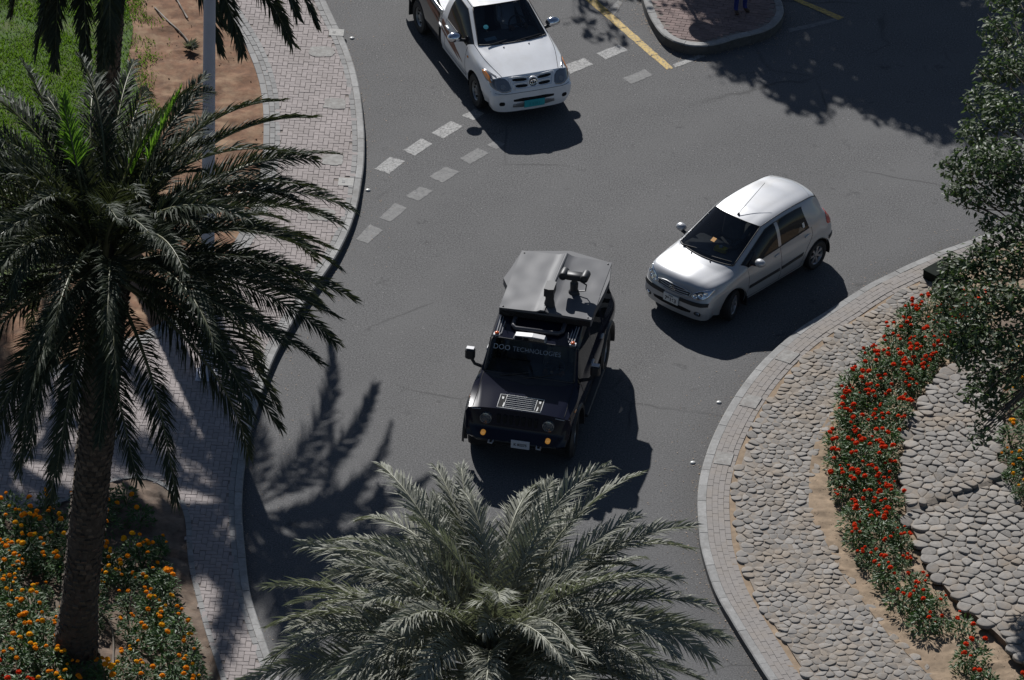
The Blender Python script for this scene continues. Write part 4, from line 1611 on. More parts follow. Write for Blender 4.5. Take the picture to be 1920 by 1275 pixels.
    def gridline(s, name, mt, j, i0, i1, r=.007, along='i', both=True, parent=None, off=0.0):
        """thin strip along a control line (j fixed) or station (i fixed)"""
        m_ = MB()
        for jj in ([j, s.Mf - 1 - j] if both and along == 'i' else [j]):
            if along == 'i':
                pts = [s.D[jj * s.kj, k] for k in range(int(i0 * s.ki), int(i1 * s.ki) + 1)]
            else:
                pts = [s.D[k, j * s.ki] for k in range(int(i0 * s.kj), int(i1 * s.kj) + 1)]
            m_.tube([Vector(p) + Vector((0, 0, off)) for p in pts], r, 5)
        return m_.build(name, mt, parent or s.root, smooth=180)


def wheel(root, x, y, r, wd, rim, style, steer=0.0, rim_mat='alloy'):
    wh = link('wheel', None, root)
    wh.location = (x, y, r)
    sd = 1 if y > 0 else -1
    wh.rotation_euler = (0, 0, steer)
    Mx = Matrix.Rotation(-PI / 2 * sd, 4, 'X')      # local z -> outward
    h = wd / 2
    m_ = MB()
    m_.lathe([(rim - .01, -h * .8), (rim + .01, -h), (r - .03, -h * 1.02), (r - .006, -h * .72), (r, -h * .3), (r, h * .3), (r - .006, h * .72), (r - .03, h * 1.02), (rim + .012, h), (rim - .008, h * .82)], 36, 0, Mx, close=True)
    for k in range(40):           # tread blocks
        g = 2 * PI * k / 40
        Mz = Mx @ Matrix.Rotation(g, 4, 'Z')
        m_.box(r - .012, r + .005, -.012 * r / .3, .012 * r / .3, -h * .72, h * .72, 0, 0, Mz)
    m_.build('tyre', M['rubber'], wh, smooth=40)
    m_ = MB()
    m_.lathe([(rim, -h * .8), (rim - .02, -h * .3), (rim - .03, h * .35), (rim - .012, h * .75), (rim + .004, h * .86), (rim + .006, h * .7)], 32, 0, Mx, close=True)
    if style == 'steel':
        m_.lathe([(rim - .03, h * .40), (rim * .72, h * .52), (rim * .55, h * .35), (rim * .3, h * .55), (rim * .28, h * .75), (.001, h * .78)], 28, 0, Mx, close=True)
        for k in range(8):
            g = 2 * PI * k / 8
            Mz = Mx @ Matrix.Rotation(g, 4, 'Z') @ Matrix.Translation((rim * .64, 0, h * .47))
            m_.lathe([(.022, -.002), (.022, .012), (.001, .012)], 8, 1, Mz, close=True)
    else:
        for k in range(style):
            g = 2 * PI * k / style
            Mz = Mx @ Matrix.Rotation(g, 4, 'Z')
            w_ = rim * .13
            m_.add([Mz @ Vector(q) for q in [(.03, -w_ * .8, h * .62), (.03, w_ * .8, h * .62), (rim * .6, w_ * .8, h * .66), (rim * .6, -w_ * .8, h * .66), (rim - .005, w_ * 1.35, h * .7), (rim - .005, -w_ * 1.35, h * .7),
                                             (rim * .6, w_ * 1.1, h * .45), (rim * .6, -w_ * 1.1, h * .45), (rim - .01, w_ * 1.5, h * .45), (rim - .01, -w_ * 1.5, h * .45), (.03, -w_, h * .45), (.03, w_, h * .45)]],
                   [(0, 1, 2, 3), (3, 2, 4, 5), (1, 11, 6, 2), (2, 6, 8, 4), (0, 3, 7, 10), (3, 5, 9, 7)])
        m_.lathe([(rim * .26, h * .4), (rim * .25, h * .68), (rim * .15, h * .74), (.001, h * .75)], 20, 0, Mx, close=True)
        m_.lathe([(rim - .03, h * .1), (.001, h * .12)], 24, 1, Mx, close=True)
    m_.build('rim', [M[rim_mat], M['void']], wh, smooth=35)
    return wh


def text(parent, s_, size, Mt, mt, name='lettering', car=None, view=None, off=.006, bold=0.0):
    cu = bpy.data.curves.new('t', 'FONT')
    cu.body = s_
    cu.size = size
    cu.align_x = 'CENTER'
    cu.align_y = 'CENTER'
    cu.offset = bold
    o = bpy.data.objects.new('t', cu)
    COL.objects.link(o)
    me = bpy.data.meshes.new_from_object(o.evaluated_get(bpy.context.evaluated_depsgraph_get()))
    bpy.data.objects.remove(o)
    me.materials.clear()
    me.materials.append(mt)
    me.transform(Mt)
    me.name = name
    return link(name, me, parent)


def mirror(root, x, y, z, mt, sx=.07, sy=.10, sz=.075, stalk=True, shell2=None):
    sd = 1 if y > 0 else -1
    m_ = MB()
    Mm = Matrix.Translation((x, y, z)) @ Matrix.Diagonal((sx, sy, sz, 1)) @ Matrix.Rotation(PI / 2, 4, 'Y')
    m_.lathe([(.86, -1.0), (.97, -.8), (1, -.4), (.97, .0), (.86, .4), (.6, .75), (.25, .95), (.01, 1.0)], 20, 0, Mm)
    o = m_.build('wing_mirror', mt, root, smooth=60)
    if stalk:
        m_ = MB()
        m_.tube([(x + sx * .2, y - sd * sy * .4, z - sz * .55), (x + sx * .3, y - sd * sy * 1.5, z - sz * .8)], [.03, .035], 8)
        m_.build('mirror_arm', M['black'], o, smooth=60)
    return o


def cabin(root, x0, x1, yw, zf, zd, xs, zt, hand=1, front_only=False):
    """dashboard, floor, seats and steering wheel seen through the panes"""
    m_ = MB()
    m_.box(x1, x0, -yw, yw, zf - .05, zf, 0, .01)
    m_.box(x0 - .55, x0 - .02, -yw, yw, zf, zd, 0, .05)
    m_.build('cabin_floor', M['interior'], root, smooth=40)
    for xx in ([xs] if front_only else [xs, xs - .85]):
        for yy in (-yw * .48, yw * .48):
            m_ = MB()
            m_.box(xx - .02, xx + .48, yy - .24, yy + .24, zf + .18, zf + .34, 0, .05)
            Mb = Matrix.Translation((xx, yy, zf + .3)) @ Matrix.Rotation(-.22, 4, 'Y')
            m_.box(-.12, .02, -.23, .23, 0, .58, 0, .05, Mb)
            m_.box(-.11, -.02, -.12, .12, .61, .78, 0, .03, Mb)
            m_.build('seat', M['interior'], root, smooth=40)
    m_ = MB()
    Ms = Matrix.Translation((xs + .55, hand * yw * .48, zf + .62)) @ Matrix.Rotation(-.5 - PI / 2 + 1.5, 4, 'Y')
    pts = [Ms @ Vector((0, .18 * math.cos(t), .18 * math.sin(t))) for t in np.linspace(0, 2 * PI, 25)]
    m_.tube(pts, .016, 6, cap=False)
    m_.tube([Ms @ Vector((0, -.17, 0)), Ms @ Vector((.02, 0, 0)), Ms @ Vector((0, .17, 0))], .02, 6)
    m_.tube([Ms @ Vector((.02, 0, 0)), Ms @ Vector((.3, 0, -.08))], .03, 6)
    m_.build('steering_wheel', M['black'], root, smooth=60)


def car_paint(name, col, metal=0.0, rough=0.35, coat=1.0, inside=(0.02, 0.02, 0.022), dirt=None):
    m = simple(name, col, rough, metal, coat, back=inside, var=.03, vscale=3, dirt=dirt)
    return m


# ---------------- silver hatchback
M['silver'] = car_paint('silver_paint', (0.43, 0.435, 0.45), 0.25, 0.40, dirt=((0.40, 0.385, 0.36), 2.2, .3))
M['lamp'] = simple('headlamp_reflector', (0.62, 0.63, 0.66), 0.12, 0.9)
M['lamp_clear'] = glass_mat('lamp_lens', (0.25, 0.26, 0.28), 0.35)
M['tint'] = glass_mat('tinted_pane', (0.010, 0.011, 0.013), 0.90)
M['screen'] = glass_mat('windscreen', (0.014, 0.018, 0.024), 0.10)
M['plate'] = simple('plate_white', (0.72, 0.72, 0.70), 0.45)
M['ink'] = simple('plate_ink', (0.02, 0.02, 0.025), 0.5)
M['tail'] = simple('tail_lamp', (0.45, 0.012, 0.012), 0.15, 0, 1)
M['trim'] = simple('matt_trim', (0.022, 0.022, 0.024), 0.55)
M['bowl'] = simple('lamp_bowl', (0.9, 0.9, 0.9), 0.06, 1.0)

GL = [
    [(.50, .70, .20), (.50, .72, .24), (.48, .73, .26), (.40, .76, .24), (0, .77, .24), (-.45, .77, .22), (-.95, .77, .21), (-1.30, .77, .21), (-1.38, .77, .21), (-2.2, .77, .22), (-2.5, .77, .25), (-2.75, .75, .28), (-2.85, .72, .28), (-2.85, .70, .26)],
    [(.62, .70, .20), (.62, .75, .34), (.60, .765, .46), (.45, .80, .52), (0, .82, .5), (-.5, .82, .42), (-.98, .82, .40), (-1.3, .825, .40), (-1.38, .825, .40), (-2.2, .825, .45), (-2.5, .82, .48), (-2.8, .80, .50), (-2.90, .77, .46), (-2.88, .72, .28)],
    [(.68, .64, .19), (.70, .70, .35), (.68, .71, .50), (.50, .77, .68), (0, .815, .70), (-.5, .825, .68), (-.98, .83, .68), (-1.3, .832, .68), (-1.38, .832, .68), (-2.2, .83, .72), (-2.5, .82, .74), (-2.86, .79, .72), (-2.98, .72, .56), (-2.95, .66, .3)],
    [(.73, .52, .19), (.755, .57, .36), (.735, .58, .53), (.56, .68, .76), (.02, .765, .84), (-.42, .775, .90), (-1.0, .785, .93), (-1.3, .785, .945), (-1.38, .785, .95), (-2.2, .775, .98), (-2.55, .76, 1.0), (-2.86, .70, .95), (-3.02, .6, .6), (-2.99, .55, .3)],
    [(.76, .32, .19), (.785, .36, .36), (.77, .38, .54), (.62, .50, .79), (.05, .66, .89), (-.30, .70, .965), (-1.08, .60, 1.35), (-1.32, .605, 1.385), (-1.40, .605, 1.39), (-2.15, .60, 1.37), (-2.52, .60, 1.30), (-2.86, .60, 1.0), (-3.04, .45, .62), (-3.0, .42, .3)],
    [(.77, .22, .19), (.795, .25, .36), (.78, .26, .54), (.65, .36, .80), (.10, .48, .915), (-.18, .62, .975), (-1.03, .53, 1.395), (-1.32, .545, 1.43), (-1.40, .545, 1.435), (-2.2, .54, 1.43), (-2.62, .53, 1.37), (-2.88, .53, 1.0), (-3.05, .32, .62), (-3.01, .3, .3)],
    [(.775, .11, .19), (.80, .12, .36), (.785, .13, .54), (.68, .18, .81), (.13, .25, .935), (-.06, .33, .985), (-.95, .28, 1.43), (-1.3, .28, 1.475), (-1.4, .28, 1.48), (-2.2, .28, 1.475), (-2.72, .28, 1.40), (-2.94, .28, 1.0), (-3.06, .16, .62), (-3.02, .15, .3)],
    [(.78, 0, .19), (.805, 0, .36), (.79, 0, .54), (.69, 0, .81), (.14, 0, .94), (-.02, 0, .988), (-.92, 0, 1.445), (-1.3, 0, 1.487), (-1.4, 0, 1.49), (-2.2, 0, 1.485), (-2.75, 0, 1.41), (-2.96, 0, 1.0), (-3.065, 0, .62), (-3.03, 0, .3)]]


def getz_cells(t):
    j, i, sd = t
    k = '.l' if sd > 0 else '.r'
    if i == 5 and j >= 5:
        return 'windscreen'
    if i == 10 and j >= 5:
        return 'rear_window'
    if j == 3 and i in (5, 6):
        return 'side_window.f' + k
    if j == 3 and i == 8:
        return 'side_window.b' + k
    return None


g_ = Car('silver_hatchback', 'small silver five door hatchback turning beside the island kerb', (3.375, 1.542), 4.0209, GL, 8, 6, si=(2, 5, 6), sj=(), arches=[(0, .29, .345), (-2.455, .29, .345)],
         paint=M['silver'], glass=M['tint'], cells=getz_cells)
g_.panes['windscreen'].data.materials[0] = M['screen']
R_ = g_.root
for x, y, st in ((0, .735, .33), (0, -.735, .33), (-2.455, .735, 0), (-2.455, -.735, 0)):
    wheel(R_, x, y, .29, .18, .19, 7, st)
mb = MB()
mb.box(-2.8, .55, -.56, .56, .17, .30)
mb.box(-2.0, -.45, -.76, .76, .20, .30)
mb.build('underbody', M['void'], R_)
cabin(R_, -.28, -2.75, .66, .36, .92, -1.25, 1.3)
g_.gridline('window_seal', M['trim'], 5, 5, 6, .012)
g_.gridline('window_seal', M['trim'], 5, 5, 9, .010, along='j') if False else None
g_.gridline('cowl_seal', M['trim'], 5, 5, g_.Mf - 6, .016, along='j')
g_.gridline('windscreen_top_seal', M['trim'], 6, 5, g_.Mf - 6, .010, along='j')
g_.gridline('roof_gutter', M['trim'], 5, 6, 10, .009, off=.003)
g_.gridline('belt_seal', M['trim'], 3, 5, 9, .011)
g_.gridline('window_top_seal', M['trim'], 4, 5, 9, .009)
for sd in ('left', 'right'):
    k = 1 if sd == 'left' else -1
    g_.line('door_seam', M['void'], sd, [(-.40, .90), (-.42, .7), (-.40, .45), (-.36, .27)], .004)
    g_.line('door_seam', M['void'], sd, [(-1.34, .94), (-1.36, .6), (-1.34, .25)], .004)
    g_.line('door_seam', M['void'], sd, [(-2.26, .97), (-2.28, .82), (-2.12, .62), (-2.02, .45), (-1.98, .26)], .004)
    g_.line('sill_seam', M['void'], sd, [(-.36, .27), (-1.2, .25), (-1.98, .26)], .004)
    g_.decal('side_moulding', M['trim'], sd, [(-.42, .47), (-.42, .53), (-1.32, .535), (-1.32, .475)], .012, rnd=0)
    g_.decal('side_moulding', M['trim'], sd, [(-1.36, .475), (-1.36, .535), (-2.02, .56), (-1.98, .50)], .012, rnd=0)
    g_.decal('door_handle', M['silver'], sd, [(-1.16, .80), (-1.16, .835), (-1.30, .845), (-1.30, .81)], .022)
    g_.decal('door_handle', M['silver'], sd, [(-2.05, .83), (-2.05, .865), (-2.2, .875), (-2.2, .84)], .022)
    g_.decal('mirror_triangle', M['trim'], sd, [(-.44, .915), (-.68, 1.085), (-.68, .925)], .008, rnd=0)
    g_.decal('tail_lamp', M['tail'], sd, [(-2.72, .84), (-2.90, .80), (-2.93, .98), (-2.84, 1.06), (-2.75, 1.0)], .008)
    g_.decal('bumper_moulding', M['trim'], sd, [(-2.80, .50), (-2.95, .50), (-2.97, .585), (-2.78, .58)], .012, rnd=0)
    mirror(R_, -.55, k * .93, .99, M['silver'], .07, .105, .075)
    mb = MB()
    mb.box(-.40, -.37, k * .76 - .07, k * .76 + .07, .12, .32, 0, .006)
    mb.build('mud_flap', M['trim'], R_)
for k in (1, -1):
    S2 = lambda P: [(k * a, b) for a, b in P]
    hl = g_.decal('headlight', M['lamp'], 'front', S2([(.37, .62), (.50, .585), (.64, .61), (.715, .68), (.735, .80), (.66, .795), (.52, .755), (.42, .70)]), .006)
    for (a, b, r) in ((.47, .645, .042), (.565, .675, .048), (.645, .715, .040)):
        h, n = g_.hit(*g_.map('front', k * a, b))
        mb = MB()
        mb.lathe([(r, .0), (r * 1.0, .012), (r * .7, .004), (r * .25, .0), (.006, .016), (.001, .018)], 14, 0, Matrix.Translation(h + n * .004) @ n.to_track_quat('Z', 'Y').to_matrix().to_4x4(), close=True)
        mb.build('reflector', M['bowl'], hl, smooth=60)
    g_.decal('bumper_trim', M['trim'], 'front', S2([(.17, .475), (.45, .475), (.63, .485), (.735, .50), (.735, .565), (.60, .555), (.40, .55), (.17, .545)]), .012, rnd=0)
    fo = g_.decal('fog_light_recess', M['trim'], 'front', S2([(.52, .285), (.63, .285), (.64, .37), (.54, .385), (.49, .34)]), .004)
    h, n = g_.hit(*g_.map('front', k * .575, .335))
    mb = MB()
    mb.lathe([(.04, .004), (.036, .02), (.001, .024)], 14, 0, Matrix.Translation(h) @ n.to_track_quat('Z', 'Y').to_matrix().to_4x4(), close=True)
    mb.build('fog_light', M['bowl'], fo, smooth=60)
g_.decal('lower_intake', M['void'], 'front', [(-.42, .29), (.42, .29), (.46, .38), (-.46, .38)], .004)
gr = g_.decal('grille', M['trim'], 'front', [(-.35, .61), (-.2, .585), (.2, .585), (.35, .61), (.37, .68), (.2, .715), (-.2, .715), (-.37, .68)], .006)
for z in (.618, .655, .692):
    g_.line('grille_bar', M['silver'], 'front', [(-.33, z), (-.15, z - .008), (.15, z - .008), (.33, z)], .010, .012, gr)
g_.line('grille_rim', M['silver'], 'front', [(-.35, .61), (-.2, .583), (.2, .583), (.35, .61), (.375, .685), (.2, .722), (-.2, .722), (-.375, .685), (-.35, .61)], .014, .010, gr)
h, n = g_.hit(*g_.map('front', 0, .66))
em = MB()
Me = Matrix.Translation(h + n * .035) @ Vector((n.x, 0, n.z)).to_track_quat('Z', 'Y').to_matrix().to_4x4()
em.tube([Me @ Vector((.068 * math.cos(t), .036 * math.sin(t), 0)) for t in np.linspace(0, 2 * PI, 25)], .007, 6, cap=False)
for a in ((-.038, -.022, -.016, .022), (.016, -.022, .038, .022)):
    em.tube([Me @ Vector((a[0], a[1], 0)), Me @ Vector((a[2], a[3], 0))], .007, 6)
em.tube([Me @ Vector((-.03, -.006, 0)), Me @ Vector((.03, .008, 0))], .006, 6)
em.build('emblem', M['chrome'], R_, smooth=60)


def plate(car, y, z, w_, h_, mt, lines, ink, tilt=0.0, off=.025, x=None):
    hh, n = car.hit(*car.map('front', y, z))
    if x is not None:
        hh = Vector((x, y, z))
    Mp = Matrix.Translation((hh.x + off, y, z)) @ Matrix.Rotation(-tilt, 4, 'Y') @ Matrix(((0, 0, 1, 0), (1, 0, 0, 0), (0, 1, 0, 0), (0, 0, 0, 1)))
    m_ = MB()
    m_.box(-w_ / 2, w_ / 2, -h_ / 2, h_ / 2, -.012, .004, 0, .003, Mp)
    o = m_.build('number_plate', mt, car.root)
    for s_, sz_, u, v_, bold in lines:
        text(o, s_, sz_, Mp @ Matrix.Translation((u, v_, .0062)), ink, bold=bold)
    return o


plate(g_, 0, .455, .34, .16, M['plate'], [('79163', .105, 0, -.02, .003), ('DUBAI', .034, .0, .055, .001)], M['ink'], tilt=.06)
# glass furniture
for y0, y1, xx in ((-.50, .02, -.16), (.0, .56, -.14)):
    mb = MB()
    mb.tube([(-.09, y0, 1.0), (-.12, (y0 + y1) / 2, 1.025), (-.20, y1, 1.025)], [.012, .012, .008], 6)
    mb.build('wiper', M['trim'], R_, smooth=60)
for y in (.22, -.22):
    h, n = g_.hit(*g_.map('top', .0, y))
    mb = MB()
    mb.lathe([(.014, -.004), (.012, .012), (.004, .016)], 8, 0, Matrix.Translation(h))
    mb.build('washer_jet', M['trim'], R_, smooth=60)
h, n = g_.hit(*g_.map('top', -1.02, .03))
mb = MB()
mb.lathe([(.03, -.004), (.022, .022), (.008, .04)], 10, 0, Matrix.Translation(h))
mb.tube([h + Vector((0, 0, .03)), h + Vector((-.74, .0, .36))], [.006, .004], 6)
mb.build('aerial', M['trim'], R_, smooth=60)
g_.line('roof_seam', M['kerb'], 'top', [(-2.5, -.5), (-2.62, -.25), (-2.66, 0), (-2.62, .25), (-2.5, .5)], .004)
M['orange_sticker'] = simple('orange_sticker', (0.6, 0.27, 0.03), 0.5)
M['yellow_card'] = simple('yellow_card', (0.85, 0.62, 0.03), 0.6)
h, n = g_.hit((1.2, .06, 1.95), (-.85, 0, -.53))
hx, nx = g_.hit((.30, -.02, 1.6), (-.85, 0, -.53))
mb = MB()
Mq = Matrix.Translation(hx + nx * .004) @ nx.to_track_quat('Z', 'Y').to_matrix().to_4x4()
mb.box(-.045, .045, -.045, .045, 0, .002, 0, 0, Mq)
mb.build('sticker', M['orange_sticker'], g_.panes['windscreen'])
h, n = g_.hit((-2.06, 3, 1.08), (0, -1, 0))
mb = MB()
mb.box(-.028, .028, -.05, .05, 0, .002, 0, 0, Matrix.Translation(h + n * .003) @ n.to_track_quat('Z', 'Y').to_matrix().to_4x4())
mb.build('sticker', M['plate'], g_.panes['side_window.b.l'])


def in_car(car, x, y, z, rz=0.0):
    m_ = Matrix.Translation(car.root.location) @ Matrix.Rotation(car.root.rotation_euler.z, 4, 'Z')
    p = m_ @ Vector((x, y, z))
    return p, car.root.rotation_euler.z + rz


p, rz = in_car(g_, -.46, .10, .945, .2)
bx = thing('tissue_box', 'yellow tissue box on the dashboard of the silver hatchback', 'tissue box', p, rz)
mb = MB()
mb.box(-.06, .06, -.12, .12, 0, .085, 0, .008)
mb.build('carton', M['yellow_card'], bx)
mb = MB()
mb.lathe([(.03, .083), (.045, .10), (.02, .125), (.005, .13)], 9)
mb.build('tissue', M['plate'], bx, smooth=180)

# ---------------- white pick-up
M['white'] = car_paint('white_paint', (0.82, 0.825, 0.84), 0.0, 0.3, dirt=((0.6, 0.57, 0.52), 2.0, .25))
M['amber'] = simple('amber_lens', (0.62, 0.20, 0.015), 0.15, 0, 1)
M['stripe'] = simple('brown_stripe', (0.20, 0.065, 0.028), 0.4)
M['teal'] = simple('teal_plate', (0.03, 0.38, 0.42), 0.45)
M['teal_ink'] = simple('teal_plate_ink', (0.02, 0.27, 0.31), 0.5)
M['lamp_grey'] = simple('lamp_glass_grey', (0.22, 0.225, 0.235), 0.12, .5, 1)
M['dull_metal'] = simple('dull_metal', (0.30, 0.30, 0.30), 0.4, .6)
HLn = [
    [(.60, .78, .30), (.60, .80, .34), (.58, .80, .38), (.45, .82, .36), (0, .84, .36), (-.5, .84, .34), (-.98, .84, .33), (-1.6, .84, .33), (-1.82, .84, .33), (-1.84, .83, .33), (-1.85, .82, .33)],
    [(.74, .76, .29), (.74, .82, .44), (.72, .84, .58), (.50, .87, .62), (0, .88, .62), (-.5, .875, .55), (-1, .875, .55), (-1.6, .875, .55), (-1.82, .875, .55), (-1.85, .86, .45), (-1.86, .83, .34)],
    [(.80, .70, .28), (.82, .77, .44), (.81, .80, .64), (.56, .83, .80), (0, .875, .86), (-.5, .88, .82), (-1, .88, .82), (-1.6, .88, .82), (-1.82, .88, .82), (-1.86, .86, .7), (-1.87, .83, .36)],
    [(.855, .58, .28), (.875, .64, .44), (.865, .67, .67), (.62, .76, .90), (0, .83, .99), (-.55, .84, 1.04), (-1, .845, 1.07), (-1.6, .845, 1.08), (-1.82, .84, 1.08), (-1.87, .8, .95), (-1.88, .7, .4)],
    [(.88, .42, .28), (.90, .47, .44), (.885, .50, .68), (.66, .58, .94), (.05, .73, 1.065), (-.37, .76, 1.14), (-1.08, .62, 1.53), (-1.55, .64, 1.57), (-1.76, .63, 1.55), (-1.86, .7, 1.1), (-1.88, .5, .42)],
    [(.89, .23, .28), (.91, .26, .44), (.895, .28, .68), (.69, .42, .955), (.08, .55, 1.09), (-.30, .70, 1.155), (-1.02, .555, 1.585), (-1.55, .57, 1.62), (-1.78, .56, 1.60), (-1.87, .58, 1.12), (-1.89, .35, .44)],
    [(.895, .11, .28), (.915, .13, .44), (.90, .14, .68), (.71, .2, .965), (.11, .28, 1.11), (-.20, .36, 1.165), (-.95, .3, 1.62), (-1.5, .3, 1.655), (-1.80, .3, 1.63), (-1.875, .3, 1.13), (-1.89, .18, .45)],
    [(.90, 0, .28), (.92, 0, .44), (.905, 0, .68), (.72, 0, .97), (.12, 0, 1.115), (-.17, 0, 1.17), (-.93, 0, 1.63), (-1.5, 0, 1.665), (-1.81, 0, 1.64), (-1.88, 0, 1.14), (-1.89, 0, .45)]]


def hil_cells(t):
    j, i, sd = t
    if i == 5 and j >= 5:
        return 'windscreen'
    if j == 3 and i in (5, 6):
        return 'side_window.' + ('l' if sd > 0 else 'r')
    if i == 8 and j >= 5:
        return 'rear_window'
    return None


p_ = Car('white_pickup_truck', 'white single cab pickup truck with brown side stripes driving down the road', (-.110, 8.814), -1.1776, HLn, 8, 6, si=(2, 3, 5, 6, 8), arches=[(0, .34, .41)], paint=M['white'], glass=M['tint'], cells=hil_cells)
p_.panes['windscreen'].data.materials[0] = M['screen']
R_ = p_.root
for x, y, st in ((0, .765, -.03), (0, -.765, -.03), (-3.085, .765, 0), (-3.085, -.765, 0)):
    wheel(R_, x, y, .34, .205, .20, 'steel', st, 'dull_metal')
mb = MB()
mb.box(-4.2, .65, -.55, .55, .30, .48)
mb.build('underbody', M['void'], R_)
cabin(R_, -.42, -1.78, .70, .52, 1.05, -1.42, 1.5, front_only=True)
p_.gridline('window_seal', M['trim'], 5, 5, 6, .014)
p_.gridline('cowl_seal', M['trim'], 5, 5, p_.Mf - 6, .018, along='j')
p_.gridline('windscreen_top_seal', M['trim'], 6, 5, p_.Mf - 6, .012, along='j')
p_.gridline('roof_gutter', M['trim'], 5, 6, 8, .007, off=.002)
p_.gridline('belt_seal', M['trim'], 3, 5, 7, .010)
p_.gridline('window_top_seal', M['trim'], 4, 5, 7, .009)
p_.gridline('hood_seam', M['void'], 4, 3, 5, .005, both=False)
p_.gridline('hood_seam', M['void'], p_.Mf - 5, 3, 5, .005, both=False)
for sd in ('left', 'right'):
    k = 1 if sd == 'left' else -1
    p_.line('door_seam', M['void'], sd, [(-.50, 1.03), (-.52, .7), (-.50, .42)], .004)
    p_.line('door_seam', M['void'], sd, [(-1.62, 1.06), (-1.64, .7), (-1.62, .42)], .004)
    p_.line('sill_seam', M['void'], sd, [(-.50, .42), (-1.62, .42)], .004)
    p_.decal('door_handle', M['white'], sd, [(-1.40, .92), (-1.40, .955), (-1.58, .96), (-1.58, .925)], .03)
    p_.decal('side_repeater', M['amber'], sd, [(-.36, .86), (-.36, .90), (-.44, .90), (-.44, .86)], .008)
    for (a, b, c, d, e) in ((-.62, .62, -1.84, .93, .10), (-.80, .58, -1.84, .80, .055), (-.95, .74, -1.84, 1.0, .03)):
        p_.decal('side_stripe', M['stripe'], sd, [(a, b), (a - .25, b + .10), (c, d + e * .5), (c, d - e * .5), (a - .5, b + .07)], .003, rnd=0)
    mo = mirror(R_, -.72, k * 1.02, 1.15, M['chrome'], .08, .15, .095)
    mb = MB()
    mb.box(-.82, -.60, k * .75 - .06, k * .75 + .06, 1.0, 1.02)
for k in (1, -1):
    S2 = lambda P: [(k * a, b) for a, b in P]
    hl = p_.decal('headlight', M['lamp_grey'], 'front', S2([(.42, .715), (.60, .69), (.79, .75), (.845, .87), (.82, .975), (.66, .945), (.48, .90)]), .006)
    p_.decal('turn_signal', M['amber'], 'front', S2([(.775, .83), (.805, .84), (.835, .885), (.815, .95), (.775, .94)]), .012, hl)
    h, n = p_.hit(*p_.map('front', k * .60, .785))
    mb = MB()
    mb.lathe([(.05, .0), (.048, .006), (.03, .003), (.01, .006), (.001, .008)], 16, 0, Matrix.Translation(h + n * .006) @ n.to_track_quat('Z', 'Y').to_matrix().to_4x4(), close=True)
    mb.build('reflector', M['dull_metal'], hl, smooth=60)
    p_.decal('fog_light_recess', M['void'], 'front', S2([(.60, .43), (.68, .43), (.70, .47), (.68, .515), (.60, .515), (.58, .47)]), .004)
    p_.decal('grille_slot', M['void'], 'front', S2([(.11, .855), (.39, .862), (.405, .91), (.11, .905)]), .008, rnd=1)
    p_.decal('grille_slot', M['void'], 'front', S2([(.11, .757), (.345, .757), (.365, .805), (.115, .805)]), .008, rnd=1)
p_.line('grille_frame', M['white'], 'front', [(-.38, .735), (.38, .735), (.45, .93), (-.45, .93), (-.38, .735)], .014, .006)
p_.line('grille_bar', M['white'], 'front', [(-.37, .83), (.37, .83)], .018, .006)
h, n = p_.hit(*p_.map('front', 0, .83))
em = MB()
Me = Matrix.Translation(h + Vector((.018, 0, 0))) @ Vector((1, 0, .25)).to_track_quat('Z', 'Y').to_matrix().to_4x4()
em.lathe([(.115, -.03), (.115, .0), (.10, .012), (.085, .006), (.001, .004)], 24, 0, Me, close=True)
em.lathe([(.083, .005), (.082, .009), (.001, .010)], 24, 1, Me, close=True)
for a, b, cx, cy in ((.066, .048, 0, 0), (.022, .046, 0, 0), (.046, .017, 0, .026)):
    em.tube([Me @ Vector((cx + a * math.cos(t), cy + b * math.sin(t), .014)) for t in np.linspace(0, 2 * PI, 25)], .007, 5, 2, cap=False)
em.build('emblem', [M['white'], M['trim'], M['chrome']], R_, smooth=60)
p_.decal('lower_intake', M['void'], 'front', [(-.42, .485), (.42, .485), (.43, .56), (-.43, .56)], .004)
p_.decal('skid_bar', M['dull_metal'], 'front', [(-.44, .36), (.44, .36), (.43, .47), (-.43, .47)], .010, rnd=1)
plate(p_, 0, .435, .42, .15, M['teal'], [('3 5281', .085, 0, -.01, .002)], M['teal_ink'], off=.03)
p_.line('bumper_seam', M['void'], 'front', [(-.82, .69), (-.6, .675), (0, .68), (.6, .675), (.82, .69)], .005)
for y0, y1 in ((-.55, .02), (.02, .60)):
    mb = MB()
    mb.tube([(-.19, y0, 1.18), (-.22, (y0 + y1) / 2, 1.20), (-.28, y1, 1.205)], [.012, .012, .008], 6)
    mb.build('wiper', M['trim'], R_, smooth=60)
for y in (.26, -.26):
    h, n = p_.hit(*p_.map('top', -.08, y))
    mb = MB()
    mb.lathe([(.016, -.004), (.014, .012), (.004, .016)], 8, 0, Matrix.Translation(h))
    mb.build('washer_jet', M['trim'], R_, smooth=60)
M['cyan'] = simple('cyan_sticker', (0.06, 0.35, 0.42), 0.4)
h, n = p_.hit((.55, -.45, 2.35), (-.75, 0, -.66))
mb = MB()
mb.lathe([(.05, 0), (.05, .002), (.001, .003)], 18, 0, Matrix.Translation(h + n * .003) @ n.to_track_quat('Z', 'Y').to_matrix().to_4x4(), close=True)
mb.build('sticker', M['cyan'], p_.panes['windscreen'])
p, rz = in_car(p_, -.62, -.32, 1.056)
pp = thing('paper_slip', 'pale paper slip on the dashboard of the white pickup truck', 'paper', p, rz + .1)
mb = MB()
mb.box(-.05, .05, -.12, .12, 0, .006, 0, 0, Matrix.Rotation(.15, 4, 'Y'))
mb.build('sheet', simple('paper', (0.45, 0.6, 0.66), 0.6), pp)
